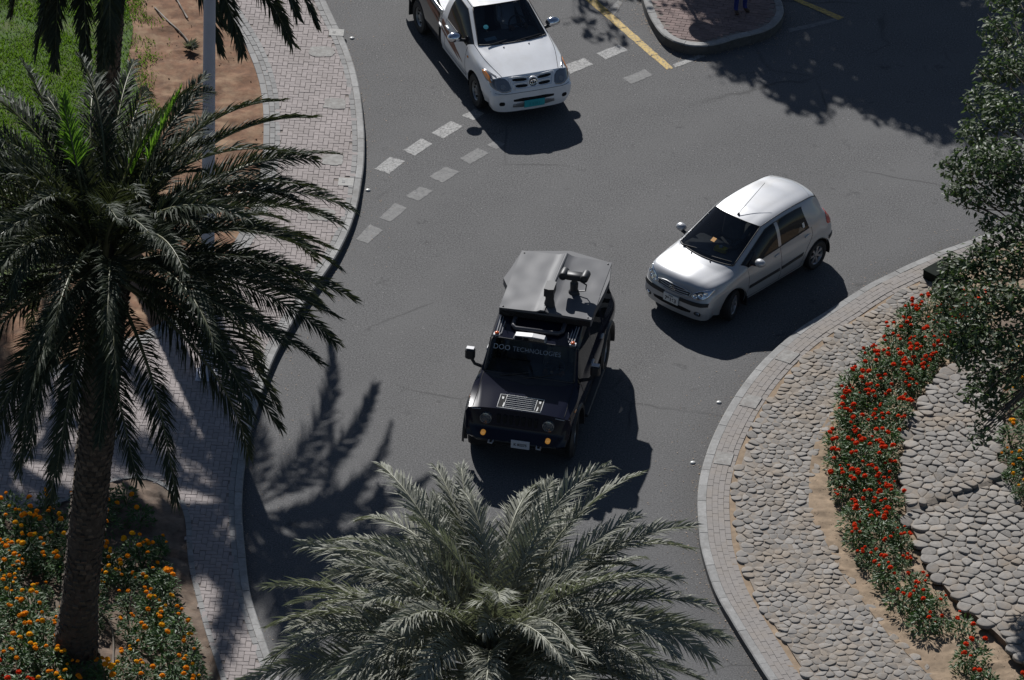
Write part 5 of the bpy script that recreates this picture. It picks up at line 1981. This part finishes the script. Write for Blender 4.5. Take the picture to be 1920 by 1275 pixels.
# load bed
bv, bf = [], []
sec = [(.83, .36), (.875, .52), (.885, .75), (.875, .95), (.855, 1.07), (.82, 1.095), (.785, 1.08), (.775, 1.02), (.775, .70)]
xs_ = np.linspace(-1.93, -4.22, 60)
mb = MB()
for k in (1, -1):
    sp_ = spline([(0, a, b) for a, b in sec], 5)
    vv = [[Vector((x, k * q[1], q[2])) for q in sp_] for x in xs_]
    nn = len(sp_)
    fl_ = []
    rem = set()
    for i in range(len(xs_) - 1):
        for j in range(nn - 1):
            c = (vv[i][j] + vv[i + 1][j + 1]) / 2
            if math.hypot(c.x + 3.085, c.z - .34) < .41 and j < nn * .55:
                rem.update([(i, j), (i + 1, j), (i, j + 1), (i + 1, j + 1)])
            else:
                fl_.append((i, j))
    usedv = {q for i, j in fl_ for q in ((i, j), (i + 1, j), (i, j + 1), (i + 1, j + 1))}
    for q in rem & usedv:
        a = vv[q[0]][q[1]]
        dx, dz = a.x + 3.085, a.z - .34
        l = math.hypot(dx, dz)
        a.x, a.z = -3.085 + dx / l * .41, .34 + dz / l * .41
    flat = [a for r in vv for a in r]
    mb.add(flat, [(i * nn + j, (i + 1) * nn + j, (i + 1) * nn + j + 1, i * nn + j + 1) if k < 0 else (i * nn + j, i * nn + j + 1, (i + 1) * nn + j + 1, (i + 1) * nn + j) for i, j in fl_])
mb.box(-4.22, -1.93, -.775, .775, .60, .64)
mb.box(-1.96, -1.92, -.80, .80, .60, 1.08, 0, .01)
mb.build('load_bed', M['white'], R_, smooth=35)
for k in (1, -1):
    M['stripe_'] = M['stripe']
    mb = MB()
    for (x0, z0, x1, z1, t0, t1) in ((-1.95, .965, -2.9, 1.02, .05, .05), (-1.95, .84, -2.6, .95, .03, .02)):
        yy = k * .889
        f = [(x0, yy, z0 - t0), (x0, yy, z0 + t0), (x1, k * .878, z1 + t1), (x1, k * .880, z1 - t1)]
        mb.add(f, [(0, 1, 2, 3)])
    mb.build('side_stripe', M['stripe'], R_)
    mb = MB()
    mb.box(-3.62, -3.59, k * .76 - .11, k * .76 + .11, .12, .45, 0, .006)
    mb.build('mud_flap', M['trim'], R_)
mb = MB()
mb.box(-4.27, -4.22, -.84, .84, .48, 1.08, 0, .015)
mb.build('tailgate', M['white'], R_)
mb = MB()
n = 20
for k in (1, -1):
    v, f = [], []
    for q in range(n + 1):
        g = PI * (q / n)
        for yy in (.84, .5):
            v.append((-3.085 + .42 * math.cos(g), k * yy, .34 + .42 * math.sin(g)))
    f = [(2 * q, 2 * q + 1, 2 * q + 3, 2 * q + 2) for q in range(n)]
    mb.add(v, f)
mb.build('wheel_arch', M['void'], R_)

# ---------------- black armoured off-roader
M['navy'] = car_paint('black_blue_paint', (0.009, 0.010, 0.020), 0.0, 0.13, 0.0)
M['navy'].node_tree.nodes['Principled BSDF'].inputs['Specular IOR Level'].default_value = 0.2
M['navy_gloss'] = simple('hatch_rim', (0.05, 0.05, 0.06), 0.35)
M['sheet'] = simple('roof_sheet_metal', (0.115, 0.115, 0.121), 0.5, 0.0, spec=.14, var=.05, vscale=1.2)
M['stencil'] = simple('stencil_white', (0.6, 0.6, 0.58), 0.6)
M['letter'] = simple('film_lettering', (0.42, 0.46, 0.50), 0.4)
M['letter_dim'] = simple('film_lettering_dim', (0.30, 0.33, 0.37), 0.4)
M['rail'] = simple('silver_rail', (0.36, 0.36, 0.37), 0.5, 0.2)
M['gun'] = simple('camera_housing', (0.03, 0.03, 0.032), 0.5, .2)
M['cage'] = simple('black_glass', (0.008, 0.009, 0.011), .05)
HX = 2.2
NL = [
    [(.55, .80, .48), (.66, .82, .52), (.60, .84, .55), (.52, .85, .55), (0, .86, .50), (-.42, .86, .46), (-.80, .86, .46), (-1.50, .86, .46), (-1.58, .86, .46), (-2.40, .86, .46), (-2.55, .86, .48), (-3.45, .86, .52), (-3.62, .84, .52), (-3.64, .82, .50)],
    [(.62, .78, .48), (.72, .88, .60), (.64, .92, .74), (.55, .94, .84), (0, .95, .80), (-.42, .945, .72), (-.80, .945, .72), (-1.50, .945, .72), (-1.58, .945, .72), (-2.40, .945, .72), (-2.55, .945, .74), (-3.45, .94, .76), (-3.64, .92, .72), (-3.66, .86, .54)],
    [(.66, .66, .48), (.76, .76, .60), (.67, .86, .76), (.57, .93, .98), (0, .955, 1.02), (-.42, .95, 1.02), (-.80, .95, 1.02), (-1.50, .95, 1.02), (-1.58, .95, 1.02), (-2.40, .95, 1.02), (-2.55, .95, 1.02), (-3.45, .945, 1.02), (-3.67, .90, 1.0), (-3.68, .80, .56)],
    [(.68, .52, .48), (.78, .62, .60), (.68, .76, .77), (.58, .88, 1.07), (0, .935, 1.13), (-.42, .90, 1.20), (-.80, .885, 1.22), (-1.50, .885, 1.23), (-1.58, .885, 1.23), (-2.40, .885, 1.24), (-2.55, .885, 1.24), (-3.45, .88, 1.22), (-3.68, .82, 1.15), (-3.69, .66, .58)],
    [(.69, .38, .48), (.79, .46, .60), (.68, .58, .77), (.585, .70, 1.10), (0, .80, 1.175), (-.38, .86, 1.25), (-.74, .79, 1.70), (-1.50, .80, 1.77), (-1.58, .80, 1.77), (-2.40, .80, 1.76), (-2.52, .80, 1.76), (-3.30, .78, 1.68), (-3.70, .60, 1.15), (-3.70, .45, .58)],
    [(.69, .26, .48), (.79, .32, .60), (.68, .40, .77), (.585, .48, 1.115), (.0, .56, 1.19), (-.36, .80, 1.255), (-.70, .74, 1.745), (-1.50, .74, 1.87), (-1.58, .74, 1.87), (-2.40, .74, 1.87), (-2.55, .74, 1.86), (-3.30, .72, 1.77), (-3.71, .42, 1.15), (-3.71, .30, .58)],
    [(.69, .13, .48), (.79, .16, .60), (.68, .20, .77), (.585, .24, 1.12), (.0, .28, 1.20), (-.33, .40, 1.265), (-.67, .37, 1.77), (-1.50, .37, 1.895), (-1.58, .37, 1.895), (-2.40, .37, 1.895), (-2.55, .37, 1.885), (-3.32, .36, 1.79), (-3.72, .2, 1.15), (-3.72, .15, .58)],
    [(.69, 0, .48), (.79, 0, .60), (.68, 0, .77), (.585, 0, 1.12), (.0, 0, 1.20), (-.32, 0, 1.27), (-.66, 0, 1.775), (-1.50, 0, 1.90), (-1.58, 0, 1.90), (-2.40, 0, 1.90), (-2.55, 0, 1.89), (-3.33, 0, 1.79), (-3.73, 0, 1.15), (-3.72, 0, .58)]]


def hum_cells(t):
    j, i, sd = t
    k = '.l' if sd > 0 else '.r'
    if i == 5 and j >= 5:
        return 'windscreen'
    if j == 3 and i in (5, 6):
        return 'side_window.f' + k
    if j == 3 and i == 8:
        return 'side_window.b' + k
    if j == 3 and i == 10:
        return 'side_window.q' + k
    if i == 11 and j >= 5:
        return 'rear_window'
    return None


yw = -1.75304
hx0, hy0 = .735, -1.40
lx, ly = HX, -.075
hp = (hx0 + math.cos(yw) * lx - math.sin(yw) * ly, hy0 + math.sin(yw) * lx + math.cos(yw) * ly)
h_ = Car('black_offroad_car', 'black boxy armoured offroad car with a grey sheet metal roof box and cameras on top', hp, yw, NL, 8, 6, si=(1, 2, 3, 5, 6, 11), sj=(3, 4), arches=[(0, .40, .50), (-2.84, .40, .50)],
         paint=M['navy'], glass=M['tint'], cells=hum_cells)
h_.panes['windscreen'].data.materials[0] = M['screen']
R_ = h_.root
for x, y, st in ((0, .80, .06), (0, -.80, .06), (-2.84, .80, 0), (-2.84, -.80, 0)):
    wheel(R_, x, y, .405, .27, .22, 6, st)
mb = MB()
mb.box(-3.5, .5, -.56, .56, .36, .56)
mb.box(-2.30, -.55, -.84, .84, .44, .56)
mb.build('underbody', M['void'], R_)
cabin(R_, -.42, -3.2, .80, .66, 1.2, -1.25, 1.7)
for k in (1, -1):                                   # wheel flares and running boards
    for ax in (0, -2.84):
        mb = MB()
        n = 22
        v, f = [], []
        for q in range(n + 1):
            g = -.12 + (PI + .24) * q / n
            for (r, y) in ((.49, .90), (.50, .985), (.565, .985), (.60, .94)):
                v.append((ax + r * math.cos(g), k * y, .40 + r * math.sin(g)))
        for q in range(n):
            for j in range(3):
                a = q * 4 + j
                f.append((a, a + 1, a + 5, a + 4) if k < 0 else (a, a + 4, a + 5, a + 1))
        mb.add(v, f)
        mb.build('wheel_flare', M['black'], R_, smooth=40)
    mb = MB()
    mb.box(-2.2, -.62, k * .96 - .07, k * .96 + .07, .40, .46, 0, .015)
    mb.build('running_board', M['black'], R_)
    sd = 'left' if k > 0 else 'right'
    for xs2 in ([(-.46, 1.18), (-.50, .9), (-.50, .5)], [(-1.54, 1.22), (-1.54, .8), (-1.54, .5)], [(-2.48, 1.22), (-2.46, 1.0), (-2.30, .8), (-2.2, .5)]):
        h_.line('door_seam', M['void'], sd, xs2, .005)
    h_.decal('door_handle', M['rail'], sd, [(-1.30, 1.07), (-1.30, 1.11), (-1.46, 1.11), (-1.46, 1.07)], .03)
    h_.decal('door_handle', M['rail'], sd, [(-2.18, 1.07), (-2.18, 1.11), (-2.34, 1.11), (-2.34, 1.07)], .03)
    h_.decal('side_marker', M['amber'], sd, [(.26, 1.02), (.26, 1.06), (.14, 1.06), (.14, 1.02)], .008)
    # tall upright mirror
    mo = MB()
    mo.box(-.70, -.57, k * 1.12 - .085, k * 1.12 + .085, 1.28, 1.50, 0, .03)
    om = mo.build('wing_mirror', M['black'], R_, smooth=40)
    mo = MB()
    mo.tube([(-.63, k * .90, 1.16), (-.62, k * 1.03, 1.20), (-.62, k * 1.09, 1.30)], [.035, .03, .03], 8)
    mo.build('mirror_arm', M['black'], om, smooth=60)
    mo = MB()
    mo.box(-.685, -.585, k * 1.12 - .07, k * 1.12 + .07, 1.492, 1.508, 0, .004)
    mo.build('mirror_cap', M['rail'], om)
h_.decal('cowl_panel', M['black'], 'top', [(-.33, .82), (-.20, .60), (-.16, .25), (-.10, 0), (-.16, -.25), (-.20, -.60), (-.33, -.82), (-.345, -.4), (-.32, 0), (-.345, .4)], .006, rnd=0)
h_.gridline('cowl_seal', M['trim'], 5, 5, h_.Mf - 6, .02, along='j')
h_.gridline('windscreen_top_seal', M['trim'], 6, 4, h_.Mf - 5, .014, along='j')
for k in (1, -1):
    mb = MB()
    pts = [h_.D[(5 if k > 0 else h_.Mf - 6) * h_.kj, q] for q in range(5 * h_.ki, 6 * h_.ki + 1)]
    mb.tube([Vector(p) for p in pts], .02, 6)
    mb.build('window_seal', M['trim'], R_, smooth=180)
    pts = [(x, k * .81, 1.115 + (.0 if x > 0 else -x * .12)) for x in (.56, .2, -.1, -.33)]
    h_.line('bonnet_seam', M['void'], 'top', [(p[0], p[1]) for p in pts], .006)
# bonnet stencil: outlined louvre panel with two end boxes
st = h_.line('bonnet_stencil', M['stencil'], 'top', [(.555, .385), (.20, .385), (.20, -.385), (.555, -.385), (.555, .385)], .0075, .003)
for y in (.27, -.27):
    h_.line('stencil_bar', M['stencil'], 'top', [(.555, y), (.20, y)], .0065, .003, st)
for i in range(6):
    x = .245 + i * .053
    h_.line('louvre_stripe', M['stencil'], 'top', [(x, .26), (x, -.26)], .0065, .004, st)
for k in (1, -1):
    h_.decal('stencil_panel', M['void'], 'top', [(.545, k * .28), (.21, k * .28), (.21, k * .375), (.545, k * .375)], .003, st, rnd=0)
    h_.decal('stencil_mark', M['stencil'], 'top', [(.26, k * .33 - .02), (.26, k * .33 + .018), (.33, k * .33 + .016), (.32, k * .33 - .012)], .006, st, rnd=0)
    h_.decal('stencil_mark', M['stencil'], 'top', [(.53, k * .30), (.53, k * .30 + .025), (.43, k * .30 + .03), (.40, k * .30 + .012)], .006, st, rnd=0)
# front end
M['signal'] = simple('amber_lamp', (0.72, 0.36, 0.09), 0.15, 0, 1)
_b = M['signal'].node_tree.nodes['Principled BSDF']
_b.inputs['Emission Color'].default_value = (1, .45, .08, 1)      # side lamps are switched on
_b.inputs['Emission Strength'].default_value = 0.2
for k in (1, -1):
    h, n = h_.hit(*h_.map('front', k * .555, .93))
    Mf_ = Matrix.Translation((h.x + .005, k * .555, .935)) @ Matrix.Rotation(PI / 2, 4, 'Y')
    mb = MB()
    mb.lathe([(.105, -.02), (.105, .03), (.09, .035), (.085, .02), (.07, .0), (.03, -.015), (.001, -.015)], 24, 0, Mf_, close=True)
    hl = mb.build('headlight', M['lamp_grey'], R_, smooth=40)
    mb = MB()
    mb.lathe([(.086, .022), (.06, .034), (.001, .04)], 24, 0, Mf_, close=True)
    mb.build('lens', M['lamp_clear'], hl, smooth=60)
    Mi = Matrix.Translation((.78, k * .575, .70)) @ Matrix.Rotation(PI / 2, 4, 'Y')
    mb = MB()
    mb.lathe([(.045, -.05), (.043, .01), (.03, .022), (.001, .028)], 18, 0, Mi, close=True)
    mb.build('turn_signal', M['signal'], R_, smooth=60)
    mb = MB()
    mb.tube([(.76, k * .46, .58), (.86, k * .46, .57), (.87, k * .40, .57), (.77, k * .38, .58)], .016, 8)
    mb.build('tow_hook', M['rail'], R_, smooth=60)
    h_.line('fender_trim', M['rail'], 'front', [(k * .90, 1.045), (k * .80, 1.06), (k * .66, 1.075)], .009, .004)
mb = MB()
for i in range(7):
    y = -.33 + i * .11
    mb.box(.60, .655, y - .032, y + .032, .82, 1.03, 0, .012)
mb.build('grille_slots', M['void'], R_, kind='stuff')
h_.decal('bumper_valance', M['black'], 'front', [(-.72, .50), (.72, .50), (.74, .60), (-.74, .60)], .02, rnd=0)
plate(h_, .10, .58, .33, .16, simple('plate_shaded', (0.45, 0.46, 0.50), 0.5), [('K 82275', .068, 0, -.005, .002)], M['ink'], off=.04)
# windscreen lettering
def windscreen_text(s_, y0, size, mt, bold):
    cu = bpy.data.curves.new('t', 'FONT')
    cu.body = s_
    cu.size = size
    cu.align_x = 'LEFT'
    cu.offset = bold
    cu.space_character = 1.04
    o = bpy.data.objects.new('t', cu)
    COL.objects.link(o)
    me = bpy.data.meshes.new_from_object(o.evaluated_get(bpy.context.evaluated_depsgraph_get()))
    bpy.data.objects.remove(o)
    wd = max(v.co.x for v in me.vertices)
    d = Vector((-.80, 0, -.60))
    for v in me.vertices:
        u, w_ = v.co.x, v.co.y
        zz = 1.605 + w_ * .83
        xx = -.565 - (zz - 1.605) * .70
        p, n = h_.hit(Vector((xx, y0 + u, zz)) - d * 1.2, d)
        v.co = p + n * .012
    me.materials.clear()
    me.materials.append(mt)
    me.name = 'lettering'
    link('lettering', me, h_.panes['windscreen'])
    return wd


wd = windscreen_text('DOO', -.70, .125, M['letter'], -.0015)
windscreen_text('TECHNOLOGIES', -.70 + wd + .05, .113, M['letter_dim'], -.0015)
for k in (1, -1):
    for s_ in (0, 1):
        mb = MB()
        y0 = -.62 if s_ == 0 else .05
    mb = MB()
    mb.tube([(-.27, k * .20 - .3, 1.26), (-.33, k * .20, 1.30), (-.40, k * .20 + .32, 1.36)], [.014, .012, .008], 6)
    mb.build('wiper', M['trim'], R_, smooth=60)
# roof: rails, front pad, marker lamps, spot light housing
for k in (1, -1):
    mb = MB()
    for o_ in (0, .045, .09):
        mb.tube([(-.76, k * (.69 + .0) - k * o_, 1.80), (-1.22, k * .70 - k * o_, 1.865)], .011, 6)
    mb.build('roof_rail', M['rail'], R_, smooth=60, kind='stuff')
    mb = MB()
    mb.box(-.80, -.70, k * .68 - .06, k * .68 + .06, 1.77, 1.80, 0, .006)
    lb = mb.build('marker_base', M['rail'], R_)
    mb = MB()
    mb.box(-.79, -.71, k * .68 - .035, k * .68 + .035, 1.798, 1.84, 0, .016)
    mb.build('marker_lamp', simple('marker_orange', (0.62, 0.11, 0.02), 0.2, 0, 1), lb, smooth=40)
    mb = MB()
    mb.lathe([(.014, 0), (.02, .02), (.012, .045), (.004, .13)], 8, 0, Matrix.Translation((-.92 + .04 * k, k * .57, 1.80)))
    mb.build('roof_pin', M['black'] if k < 0 else M['rail'], R_, smooth=60)
mb = MB()
mb.tube([(-1.22, .44, 1.885), (-.98, .44, 1.865), (-.92, .38, 1.855), (-.92, -.38, 1.855), (-.98, -.44, 1.865), (-1.22, -.44, 1.885)], .042, 10)
mb.build('roof_hatch_rim', M['navy_gloss'], R_, smooth=60)
mb = MB()
mb.prism([(-.30, 0), (.30, 0), (.26, .085), (.04, .10), (-.26, .085)], 0, .13, 0, Matrix(((0, 0, 1, -.80), (1, 0, 0, -.08), (0, 1, 0, 1.775), (0, 0, 0, 1))))
hs = mb.build('spotlight_housing', M['rail'], R_)
mb = MB()
mb.box(-.672, -.665, -.34, .18, 1.785, 1.845, 0, .002)
mb.build('spotlight_lens', M['cage'], hs)
# sheet-metal roof box: four dented panels with raised seams
X0, X1, XM = -1.195, -3.20, -2.02
mb = MB()
yb = .80
BY = .08
out_t = [(X0, -.82), (X0, .83), (-1.62, .83), (-2.14, .87), (-2.62, .885), (X1 - .0, .81), (X1 - .22, .02), (X1, -.82), (-2.5, -.90), (-2.2, -.95), (-1.95, -.83)]
mb.prism([(a, b + BY) for a, b in out_t], 1.92, 2.05)
box_o = mb.build('roof_box', M['sheet'], R_)


def sheetpanel(xa, xb, ya, yb_, seed, zc):
    n, m = 14, 12
    v, f = [], []
    for i in range(n + 1):
        for j in range(m + 1):
            x = xa + (xb - xa) * i / n
            y = ya + (yb_ - ya) * j / m
            ed = min(1, min(i, n - i, j, m - j) / 2.0)
            z = 2.06 + zc(x, y) + ed * .016 * mnoise.noise(Vector((x * 2.6, y * 2.9, seed)))
            v.append((x, y + BY, z))
    for i in range(n):
        for j in range(m):
            a = i * (m + 1) + j
            f.append((a, a + 1, a + m + 2, a + m + 1))
    k0 = len(v)
    b_ = [i * (m + 1) for i in range(n + 1)] + [n * (m + 1) + j for j in range(1, m + 1)] + [i * (m + 1) + m for i in range(n - 1, -1, -1)] + [j for j in range(m - 1, 0, -1)]
    for i in b_:
        v.append((v[i][0], v[i][1], v[i][2] - .03))
    for q in range(len(b_)):
        f.append((b_[q], b_[(q + 1) % len(b_)], k0 + (q + 1) % len(b_), k0 + q))
    o = MB().add(v, f).build('roof_panel', M['sheet'], box_o, smooth=40)
    if o.data.polygons[0].normal.z < 0:
        o.data.flip_normals()


ridge = lambda x, y: .05 * math.exp(-((y + .03 + (x + 2.2) * .02) / .07) ** 2) + .025 * max(0, 1 - abs(y) / .8)
sheetpanel(X0, XM - .004, -.82, -.012, 1, ridge)
sheetpanel(X0, XM - .004, .004, .83, 2, ridge)
sheetpanel(XM, X1, -.82, -.012, 3, ridge)
sheetpanel(XM, X1, .004, .82, 4, ridge)
mb = MB()
mb.tube([(X0 - .15, -.04 + BY, 2.115), (-1.75, -.035 + BY, 2.125), (XM, -.03 + BY, 2.125), (-2.7, -.015 + BY, 2.12), (X1 + .02, -.005 + BY, 2.10)], [.012, .028, .022, .034, .038], 10)
mb.build('roof_ridge', M['sheet'], box_o, smooth=60)
for a in (-1.25, -3.12):
    for b in (-.76, .76):
        mb = MB()
        mb.lathe([(.016, 0), (.014, .012), (.004, .015)], 8, 0, Matrix.Translation((a, b + BY, 2.062)))
        mb.build('rivet', M['trim'], box_o, smooth=60)
mb = MB()
mb.box(X0 - .03, X0 + .0, -.81 + BY, .82 + BY, 1.91, 2.03, 0, .004)
for a in (-1.3, -2.2, -3.1):
    for b in (-.6, .6):
        mb.box(a - .04, a + .04, b - .04, b + .04, 1.74, 1.925)
mb.build('box_front', M['black'], R_)
# twin-lens camera on a stalk
def roofpt(x, y):
    return Vector((x, y + BY, 2.06 + ridge(x, y)))


cx, cy = -2.00, .36
mb = MB()
mb.lathe([(.10, 0), (.095, .05), (.07, .08), (.075, .22), (.05, .25), (.05, .30)], 16, 0, Matrix.Translation(roofpt(cx, cy) - Vector((0, 0, .02))))
cm = mb.build('camera_mount', M['gun'], R_, smooth=40)
mb = MB()
mb.box(-.08, .08, -.15, .15, .28, .40, 0, .015, Matrix.Translation(roofpt(cx, cy)))
for k in (1, -1):
    mb.lathe([(.055, -.15), (.075, -.13), (.075, .13), (.06, .15), (.055, .12), (.001, .12)], 16, 0, Matrix.Translation(roofpt(cx, cy) + Vector((0, k * .19, .36))) @ Matrix.Rotation(PI / 2 - .15, 4, 'Y'), close=True)
mb.build('twin_camera', M['gun'], cm, smooth=40)
mb = MB()
mb.tube([roofpt(cx, cy) + Vector((.02, .08, .05)), roofpt(cx, cy) + Vector((.02, .21, .08)), roofpt(cx, cy) + Vector((.0, .22, .19)), roofpt(cx, cy) + Vector((-.02, .10, .24))], .014, 6)
mb.build('cable', M['gun'], cm, smooth=60)
cx, cy = -1.44, .03
mb = MB()
mb.lathe([(.10, -.02), (.09, .06), (.075, .12), (.085, .26)], 14, 0, Matrix.Translation(roofpt(cx, cy)))
cm = mb.build('sensor_mount', M['gun'], R_, smooth=40)
mb = MB()
mb.prism([(-.14, -.085), (.13, -.085), (.15, 0), (.13, .085), (-.14, .085), (-.19, 0)], .24, .40, 0, Matrix.Translation(roofpt(cx, cy)))
mb.build('sensor_head', M['gun'], cm)
# tailgate spare
mb = MB()
mb.lathe([(.22, -.12), (.37, -.125), (.40, -.09), (.405, 0), (.40, .09), (.37, .125), (.22, .12), (.001, .08)], 32, 0, Matrix.Translation((-3.85, .0, 1.0)) @ Matrix.Rotation(-PI / 2, 4, 'Y'))
mb.build('spare_wheel', M['rubber'], R_, smooth=40)

# ------------------------------------------------------------------ people
def figure(joints, edges, radii, root_i, name, mt, parent, lvl=2):
    me = bpy.data.meshes.new(name)
    me.from_pydata(joints, edges, [])
    o = bpy.data.objects.new(name, me)
    COL.objects.link(o)
    bm = bmesh.new()
    bm.from_mesh(me)
    ly_ = bm.verts.layers.skin.verify()
    bm.verts.ensure_lookup_table()
    for i, v in enumerate(bm.verts):
        r = radii[i]
        v[ly_].radius = r if isinstance(r, tuple) else (r, r)
        v[ly_].use_root = i == root_i
    bm.to_mesh(me)
    bm.free()
    o.modifiers.new('skin', 'SKIN')
    s_ = o.modifiers.new('sub', 'SUBSURF')
    s_.levels = s_.render_levels = lvl
    dg = bpy.context.evaluated_depsgraph_get()
    m2 = bpy.data.meshes.new_from_object(o.evaluated_get(dg))
    bpy.data.objects.remove(o)
    m2.materials.clear()
    for q in (mt if isinstance(mt, list) else [mt]):
        m2.materials.append(q)
    m2.polygons.foreach_set('use_smooth', [True] * len(m2.polygons))
    m2.name = name
    return link(name, m2, parent)


M['skin'] = simple('skin', (0.23, 0.12, 0.075), 0.6, var=.1, vscale=8)
M['hair'] = simple('black_hair', (0.012, 0.010, 0.009), 0.6)
M['robe'] = simple('white_robe', (0.62, 0.64, 0.68), 0.85, var=.08, vscale=6)
M['blue_cloth'] = simple('blue_workwear', (0.02, 0.03, 0.16), 0.85, var=.2, vscale=12)
M['shoe'] = simple('brown_shoe', (0.05, 0.028, 0.018), 0.6)


def by_height(o, mats, rule):
    o.data.materials.clear()
    for q in mats:
        o.data.materials.append(q)
    for p in o.data.polygons:
        p.material_index = rule(p.center)


def head(parent, c, face=0.0):
    """eyes, nose, ears and hair added to the skull of a body"""
    Mh_ = Matrix.Translation(c) @ Matrix.Rotation(face, 4, 'Z')
    mb = MB()
    mb.lathe([(.02, .115), (.06, .10), (.085, .06), (.092, .01), (.088, -.03)][::-1], 16, 0, Mh_ @ Matrix.Translation((-.018, 0, .012)))
    mb.build('hair', M['hair'], parent, smooth=60)
    mb = MB()
    mb.add([Mh_ @ Vector(q) for q in [(.085, -.016, -.03), (.085, .016, -.03), (.118, 0, -.03), (.09, 0, .02)]], [(0, 2, 3), (2, 1, 3), (0, 1, 2)])
    for k in (1, -1):
        mb.lathe([(.012, -.03), (.026, 0), (.012, .03)], 8, 0, Mh_ @ Matrix.Translation((-.005, k * .085, -.005)) @ Matrix.Rotation(.2, 4, 'Y'))
    mb.build('face_features', M['skin'], parent, smooth=60)
    mb = MB()
    for k in (1, -1):
        mb.lathe([(.012, -.004), (.010, .004), (.001, .006)], 8, 0, Mh_ @ Matrix.Translation((.082, k * .034, .012)) @ Matrix.Rotation(PI / 2, 4, 'Y'))
    mb.box(.080, .089, -.026, .026, -.062, -.055, 0, 0, Mh_)
    mb.build('eyes_and_mouth', M['hair'], parent)


def hand(J, E, R, wrist, d, up_, k):
    """palm and five jointed digits appended to a skeleton; d forward, up_ back of the hand, k side"""
    d, up_ = Vector(d).normalized(), Vector(up_).normalized()
    s_ = d.cross(up_) * k
    w0 = Vector(J[wrist])
    J.append(tuple(w0 + d * .05))
    R.append((.026, .014))
    E.append((wrist, len(J) - 1))
    palm_ = len(J) - 1
    for q, (off_, ln) in enumerate(((-.030, .062), (-.010, .075), (.010, .070), (.029, .054))):
        a = len(J)
        J += [tuple(w0 + d * .092 + s_ * off_), tuple(w0 + d * (.092 + ln * .5) + s_ * off_ * 1.1 - up_ * .010), tuple(w0 + d * (.092 + ln * .8) + s_ * off_ * 1.1 - up_ * .035)]
        R += [.010, .0085, .0075]
        E += [(palm_, a), (a, a + 1), (a + 1, a + 2)]
    a = len(J)
    J += [tuple(w0 + d * .045 - s_ * .045 - up_ * .01), tuple(w0 + d * .08 - s_ * .058 - up_ * .025)]
    R += [.011, .0085]
    E += [(palm_, a), (a, a + 1)]


def standing(loc, rz):
    rt = thing('person', 'person in blue trousers standing in the tree shade on the traffic island', 'person', loc, rz)
    J = [(0, 0, .95), (0, 0, 1.10), (0, 0, 1.28), (.0, 0, 1.42), (.0, 0, 1.50), (.015, 0, 1.58), (.015, 0, 1.68)]
    R = [(.15, .12), (.14, .11), (.17, .12), (.11, .08), .055, (.075, .085), (.07, .075)]
    E = [(i, i + 1) for i in range(6)]
    for k in (1, -1):
        a = len(J)
        J += [(0, k * .095, .86), (.02, k * .10, .48), (-.015, k * .10, .10), (.03, k * .11, .045), (.13, k * .125, .035)]
        R += [.085, .06, .045, .045, .038]
        E += [(0, a), (a, a + 1), (a + 1, a + 2), (a + 2, a + 3), (a + 3, a + 4)]
        a = len(J)
        J += [(0, k * .19, 1.40), (-.02, k * .235, 1.14), (.06, k * .24, .90)]
        R += [.055, .042, .030]
        E += [(3, a), (a, a + 1), (a + 1, a + 2)]
        hand(J, E, R, a + 2, (.25, 0, -1), (0, k, 0), 1)
    o = figure(J, E, R, 0, 'body', M['blue_cloth'], rt)
    by_height(o, [M['blue_cloth'], M['skin'], M['shoe']], lambda c: 2 if c.z < .085 else (1 if c.z > 1.47 or (c.z < .93 and abs(c.y) > .185) else 0))
    head(rt, (.02, 0, 1.635))
    return rt


gx, gy = G(1388, 22, MZ)
standing((gx, gy, MZ), math.radians(-60))


def seated(car, x, y, z, label, robe, wheel_x):
    p, rz = in_car(car, x, y, z)
    rt = thing('person', label, 'person', p, rz)
    J = [(0, 0, .10), (-.05, 0, .28), (-.09, 0, .46), (-.10, 0, .56), (-.09, 0, .63), (-.075, 0, .71), (-.075, 0, .80)]
    R = [(.15, .13), (.15, .12), (.16, .11), (.10, .08), .052, (.075, .085), (.07, .075)]
    E = [(i, i + 1) for i in range(6)]
    for k in (1, -1):
        a = len(J)
        J += [(.08, k * .10, .10), (.42, k * .12, .16), (.50, k * .12, -.18), (.58, k * .12, -.20)]
        R += [.085, .06, .045, .04]
        E += [(0, a), (a, a + 1), (a + 1, a + 2), (a + 2, a + 3)]
        a = len(J)
        J += [(-.08, k * .19, .52), (.10, k * .24, .32), (wheel_x - .10, k * .16, .38)]
        R += [.055, .042, .032]
        E += [(3, a), (a, a + 1), (a + 1, a + 2)]
        hand(J, E, R, a + 2, (1, -k * .2, .1), (0, k * .3, 1), k)
    o = figure(J, E, R, 0, 'body', robe, rt)
    by_height(o, [robe, M['skin']], lambda c: 1 if c.z > .60 or c.x > wheel_x - .08 and c.z > .25 else 0)
    head(rt, (-.07, 0, .755))
    return rt


seated(p_, -1.36, .336, .75, 'driver in a white robe at the wheel of the white pickup truck', M['robe'], .58)
seated(g_, -1.19, .317, .57, 'driver at the wheel behind the tinted glass of the silver hatchback', simple('grey_shirt', (0.06, 0.065, 0.08), 0.85), .58)
seated(h_, -1.17, .384, .86, 'driver at the wheel behind the windscreen of the black armoured car', simple('khaki_shirt', (0.16, 0.14, 0.10), 0.85), .58)
